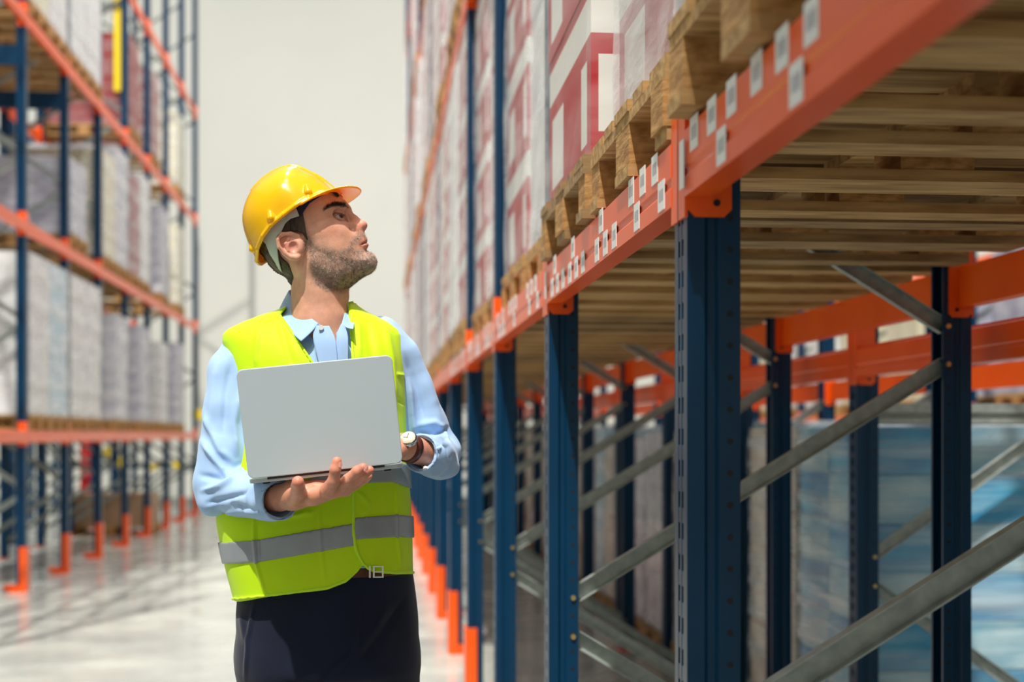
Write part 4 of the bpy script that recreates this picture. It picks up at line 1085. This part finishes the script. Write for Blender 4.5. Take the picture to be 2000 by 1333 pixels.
hemc = (GY-hem)/950
vest = smax(V0, hemc, F4(.002)); vest = smax(vest, -vcut, F4(.002))
neckhole = cap(x, y, z, px2w(628, 640, 3.0), px2w(622, 540, 3.02), .072, .074); vest = smax(vest, -neckhole, F4(.002))
# armholes
arm1 = chain(x, y, z, [P3(380, 740, 3.0, .060), P3(428, 728, 3.0, .052), P3(445, 815, 2.97, .062), P3(442, 890, 2.95, .060)], .01)
vest = smax(vest, -arm1, F4(.003))
P, Q = surfnet(vest, gv.lo, gv.h)
VF = [([(496, 1010), (496, 1056), (500, 1100), (520, 1165)], 3, .0035), ([(503, 1010), (503, 1056), (506, 1100)], 4, -.003), ([(623, 985), (626, 1060), (636, 1150)], 3, .0015), ([(773, 945), (776, 1050), (782, 1120)], 2.5, .004),
      ([(505, 640), (500, 690), (503, 725)], 5, .003), ([(545, 625), (560, 680), (575, 725)], 8, -.003), ([(715, 625), (730, 700), (735, 760)], 9, -.004), ([(750, 625), (765, 700), (772, 800)], 7, .004), ([(700, 625), (704, 700)], 4, .003),
      ([(590, 985), (600, 1000), (570, 1010)], 4, .003), ([(520, 1020), (560, 1010), (620, 1000)], 5, .002), ([(700, 960), (720, 985), (712, 1010)], 5, .003), ([(775, 780), (792, 790)], 3, -.003), ([(772, 732), (792, 734)], 2.5, .003)]
t_ = np_mesh('t', P, Q); N = vnormals(t_); P = wr(P, N, 9, .004, (1, 1, .5)); P = folds(P, N, VF)
vst = pobj('vest', np_mesh('vest', P, Q), M['vest'], label='yellow-green high-visibility vest')
def vpart(name, lo_d, hi_d, region, mt):
    f_ = smax(np.maximum(V0-F4(hi_d), -(V0-F4(lo_d))), region.astype(F4), F4(.0008))
    p_, q_ = surfnet(f_, gv.lo, gv.h)
    if len(p_) == 0: return
    t_ = np_mesh('t', p_, q_); n_ = vnormals(t_); 
    # follow the same undulation as the cloth below
    gn = np.array([noise.noise(Vector((a*9, b*9, c*4.5))) for a, b, c in p_])*.004
    out = p_-np.array([0, 3.0, 0]); out[:, 0] += .12; out[:, 2] = 0; out /= np.linalg.norm(out, axis=1)[:, None]
    p_ = folds(p_+out*gn[:, None], n_, VF)
    return pobj(name, np_mesh(name, p_, q_), mt)
def bandr(t, b): return np.maximum(t-GY, GY-b)/950
one = np.ones_like(GX)
lt = np.where(GX < 692, np.interp(GX, [430, 441, 496, 613, 691], [1060, 1060, 1056, 1036, 1023]), np.interp(GX, [692, 773, 803], [1012, 1006, 1008]))
lb = np.where(GX < 692, np.interp(GX, [430, 452, 498, 628, 691], [1102, 1102, 1100, 1078, 1067]), np.interp(GX, [692, 776, 803], [1055, 1049, 1051]))
ut = np.where(GX < 688, np.interp(GX, [430, 588, 682], [965, 940, 914]), np.interp(GX, [688, 766, 800], [902, 900, 908]))
ub = np.where(GX < 688, np.interp(GX, [430, 588, 682], [1006, 984, 957]), np.interp(GX, [688, 766, 800], [946, 942, 955]))
vpart('reflective_band', -.004, .0030, np.maximum(bandr(lt, lb), -arm1), M['tape']); vpart('reflective_band', -.004, .0030, np.maximum(bandr(ut, ub), -arm1), M['tape'])
frm = np.where(fr_, 0, 1)
edge = np.abs(GX-np.interp(GY, [850, 940, 1040, 1062, 1078, 1092, 1102, 1108], [690, 690, 691, 693, 697, 703, 710, 716]))-3.4
vpart('front_edging', -.004, .0046, np.maximum(np.maximum(edge, 862-GY), GY-1108)/950+frm, M['vesttrim'])
vpart('hem_edging', -.004, .0028, np.maximum(np.abs(hem-3-GY)-3.0, 0*GY-3)/950+frm*.0, M['vesttrim'])
vpart('neck_edging', -.004, .0028, np.maximum(np.maximum(np.abs(vcut*950-1)-3.4, GY-860), 612-GY)/950+frm, M['vesttrim'])
# ---------------------------------------------------------------- trousers, belt, shoes
gt = Grid((w3(440, 700)[0]-.03, 2.82, 0.04), (w3(840, 700)[0]+.03, 3.18, px2w(600, 1122, 2.87)[2]), .0055)
x, y, z = gt.X, gt.Y, gt.Z
zt = np.array([w3(600, k_)[2] for k_ in (1105, 1150, 1200, 1270, 1333)])[::-1]
lf = np.array([w3(k_, 1200)[0] for k_ in (470, 464, 460, 463, 470)])[::-1]; rt = np.array([w3(k_, 1200)[0] for k_ in (803, 810, 816, 818, 820)])[::-1]
zz = np.ravel(z); cxx = smooth_interp(zz, zt, (lf+rt)/2)[None, None, :]; axx = smooth_interp(zz, zt, (rt-lf)/2)[None, None, :]
pel = ((np.abs((x-cxx)/axx)**F4(2.4)+np.abs((y-F4(2.995))/F4(.125))**F4(2.4))**F4(1/2.4)-1)*F4(.125)
pel = smax(pel, F4(.93)-z, F4(.03))
tL = [(w3(552, 1200)[0], 2.99, .97, .098), (-.190, 2.985, .55, .082), (-.215, 3.02, .075, .070)]; tR = [(w3(730, 1200)[0], 3.0, .97, .098), (.010, 3.0, .52, .082), (.03, 3.05, .075, .070)]
dt_ = smin(smin(pel, chain(x, y, z, tL, .02), F4(.02)), chain(x, y, z, tR, .02), F4(.012)); dt_ = np.maximum(dt_, F4(.06)-z)
P, Q = surfnet(dt_, gt.lo, gt.h); t_ = np_mesh('t', P, Q); N = vnormals(t_); P = wr(P, N, 12, .004, (1, 1, .5))
P = folds(P, N, [([(497, 1178), (484, 1250), (478, 1333)], 3, .004), ([(705, 1130), (707, 1200), (700, 1260), (660, 1333)], 3, .004), ([(700, 1260), (620, 1333)], 7, -.005), ([(760, 1180), (720, 1240), (690, 1290)], 8, .005), ([(790, 1170), (740, 1250), (700, 1300)], 7, -.004), ([(470, 1200), (480, 1260)], 5, .003)])
pobj('trousers', np_mesh('trousers', P, Q), M['navy'])
zb = px2w(700, 1117, 2.862)[2]; bl = MB()
vs, fs = [], []
nseg = 64
for i in range(nseg):
    t = 2*math.pi*i/nseg; c_, s_ = math.cos(t), math.sin(t); e_ = 2/2.4
    cx0 = (w3(466, 1120)[0]+w3(805, 1120)[0])/2; ax0 = (w3(805, 1120)[0]-w3(466, 1120)[0])/2-.008
    for r_, dz in ((0, -.013), (0, .016), (.004, .016), (.004, -.013)):
        vs.append((cx0+(ax0+r_)*abs(c_)**e_*(1 if c_ > 0 else -1), 2.995+(.130+r_)*abs(s_)**e_*(1 if s_ > 0 else -1), zb+dz))
for i in range(nseg):
    j = (i+1) % nseg
    for a_ in range(4): b_ = (a_+1) % 4; fs.append((i*4+a_, j*4+a_, j*4+b_, i*4+b_))
me = bpy.data.meshes.new('belt'); me.from_pydata(vs, [], fs); belt = pobj('belt', me, M['leather'])
bx = Vector(px2w(734, 1117, 2.861)); bk = MB()
for dx in (-.012, -.004, .014): bk.box(bx.x+dx-.0017, bx.y-.008, bx.z-.012, bx.x+dx+.0017, bx.y-.003, bx.z+.012)
bk.box(bx.x-.002, bx.y-.008, bx.z+.0095, bx.x+.012, bx.y-.003, bx.z+.012); bk.box(bx.x-.002, bx.y-.008, bx.z-.012, bx.x+.012, bx.y-.003, bx.z-.0095); bk.box(bx.x-.002, bx.y-.007, bx.z-.001, bx.x+.0115, bx.y-.004, bx.z+.001)
pobj('belt_buckle', bk.mesh('buckle'), M['chrome'])
for sx, sy in ((-.222, 3.0), (.035, 3.03)):
    gg = Grid((sx-.07, sy-.24, 0), (sx+.07, sy+.12, .14), .005)
    sd_ = smin(cap(gg.X, gg.Y, gg.Z, (sx, sy+.04, .045), (sx, sy-.17, .030), .045, .042), cap(gg.X, gg.Y, gg.Z, (sx, sy+.02, .05), (sx, sy+.02, .12), .042, .045), F4(.03))
    sd_ = smax(sd_, F4(.002)-gg.Z, F4(.003)); p_, q_ = surfnet(sd_, gg.lo, gg.h); pobj('shoe', np_mesh('shoe', p_, q_), M['leather'])
# ---------------------------------------------------------------- laptop
LYd = 2.665
BLc = Vector(px2w(485, 937, LYd)); BRc = Vector(px2w(787, 905, LYd)); TLc = Vector(px2w(466, 722, LYd-.02)); TRc = Vector(px2w(768, 694, LYd-.02))
ux = (BRc-BLc); lw_ = ux.length; ux.normalize(); vz = ((TLc+TRc)/2-(BLc+BRc)/2); lh_ = vz.length; vz.normalize()
vz = (vz-ux*vz.dot(ux)).normalized(); ny_ = ux.cross(vz)
# frame: x along hinge, y away from camera (ny_ points?), z up the lid
if ny_.y > 0: ny_ = -ny_
mid = (BLc+BRc)/2
lap = thing('laptop', 'open silver laptop resting on the man\'s hand', 'laptop', tuple(mid))
rotm = Matrix((ux, -ny_, vz)).transposed()
lap.rotation_euler = rotm.to_euler()
def rrect(w_, h2, r_, n=8, z0=0):
    pts = []
    for cx_, cy_, a0 in ((w_/2-r_, h2-r_, 0), (-w_/2+r_, h2-r_, 90), (-w_/2+r_, r_, 180), (w_/2-r_, r_, 270)):
        for i in range(n+1):
            t = R(a0+90*i/n); pts.append((cx_+r_*math.cos(t), cy_+r_*math.sin(t)+z0))
    return pts
lidm = MB(); Tm = Matrix(((1, 0, 0, 0), (0, 0, -1, 0), (0, 1, 0, 0), (0, 0, 0, 1)))
lidm.prism(rrect(lw_, lh_, .0125), -.0045, 0, Tm)
lid_o = obj('lid', lidm.mesh('lid'), M['alu'], lap, bevel=.0016)
sc = MB(); sc.prism(rrect(lw_-.012, lh_-.012, .008, z0=.006), -.0052, -.0046, Tm); obj('screen', sc.mesh('screen'), M['rubber'], lap)
# base: from the hinge away from the camera, 105 degrees
bs = MB(); bs.prism([(p[0], p[1]+.004) for p in rrect(lw_, .205, .0125)], -.0085, 0)
base_o = obj('base', bs.mesh('base'), M['alu'], lap, (0, .004, -.001), (R(-4), 0, 0), bevel=.002)
obj('hinge', MB().cyl((-lw_*.38, .006, -.001), (lw_*.38, .006, -.001), .0038, seg=12).mesh('hinge'), M['rubber'], lap)
for sx in (-1, 1):
    for yy in (.03, .18): obj('rubber_foot', MB().cyl((sx*(lw_/2-.03), yy, -.0095-.07*yy-.001), (sx*(lw_/2-.03), yy, -.0125-.07*yy), .007, seg=16).mesh('rfoot'), M['rubber'], lap)
kb = MB()
for i in range(13):
    for j in range(5): kb.box(-lw_*.44+i*lw_*.0675, .035+j*.0185, .0002, -lw_*.44+i*lw_*.0675+.0155, .035+j*.0185+.0155, .0012)
obj('keyboard', kb.mesh('kb'), M['rubber'], base_o, kind='stuff')
# ---------------------------------------------------------------- watch
wc = Vector(px2w(797, 858, 2.835)); ax = Vector(np.array(handB[0][1][1][:3])-np.array(handB[0][1][2][:3])).normalized()
watch = thing('wristwatch', 'steel wristwatch with cream dial and brown strap on the man\'s wrist', 'watch', tuple(wc))
nrm = Vector((-.25, -.72, .65)).normalized(); zq = nrm.to_track_quat('Z', 'Y').to_matrix().to_4x4()
def wdisc(name, r0, r1, z0, z1, mt):
    m_ = MB(); m_.cyl((0, 0, z0), (0, 0, z1), r0, r1, seg=40); o = obj(name, m_.mesh(name, True), mt, watch); o.rotation_euler = zq.to_euler(); return o
wdisc('watch_case', .0195, .0180, -.004, .0035, M['chrome']); wdisc('bezel', .0178, .0165, .0035, .0048, M['chrome']); wdisc('dial', .0155, .0155, .0048, .0051, M['cream'])
hd = MB(); hd.box(-.0006, -.001, .0052, .0006, .011, .0056); hd.box(-.009, -.0006, .0052, .001, .0006, .0056); o = obj('watch_hands', hd.mesh('hands'), M['dark'], watch, kind='stuff'); o.rotation_euler = zq.to_euler()
wr_c = Vector(handB[0][1][1][:3])*.45+Vector(handB[0][1][2][:3])*.55
vs, fs = [], []; e1 = ax.orthogonal().normalized(); e2 = ax.cross(e1)
for i in range(40):
    t = 2*math.pi*i/40
    for r_, da in ((.0275, -.009), (.0275, .009), (.0298, .009), (.0298, -.009)):
        vs.append(tuple(wr_c+ax*da+(e1*math.cos(t)+e2*math.sin(t))*r_-wc))
for i in range(40):
    j = (i+1) % 40
    for a_ in range(4): b_ = (a_+1) % 4; fs.append((i*4+a_, i*4+b_, j*4+b_, j*4+a_))
me = bpy.data.meshes.new('watch_strap'); me.from_pydata(vs, [], fs); me.shade_smooth(); obj('watch_strap', me, M['leather'], watch)
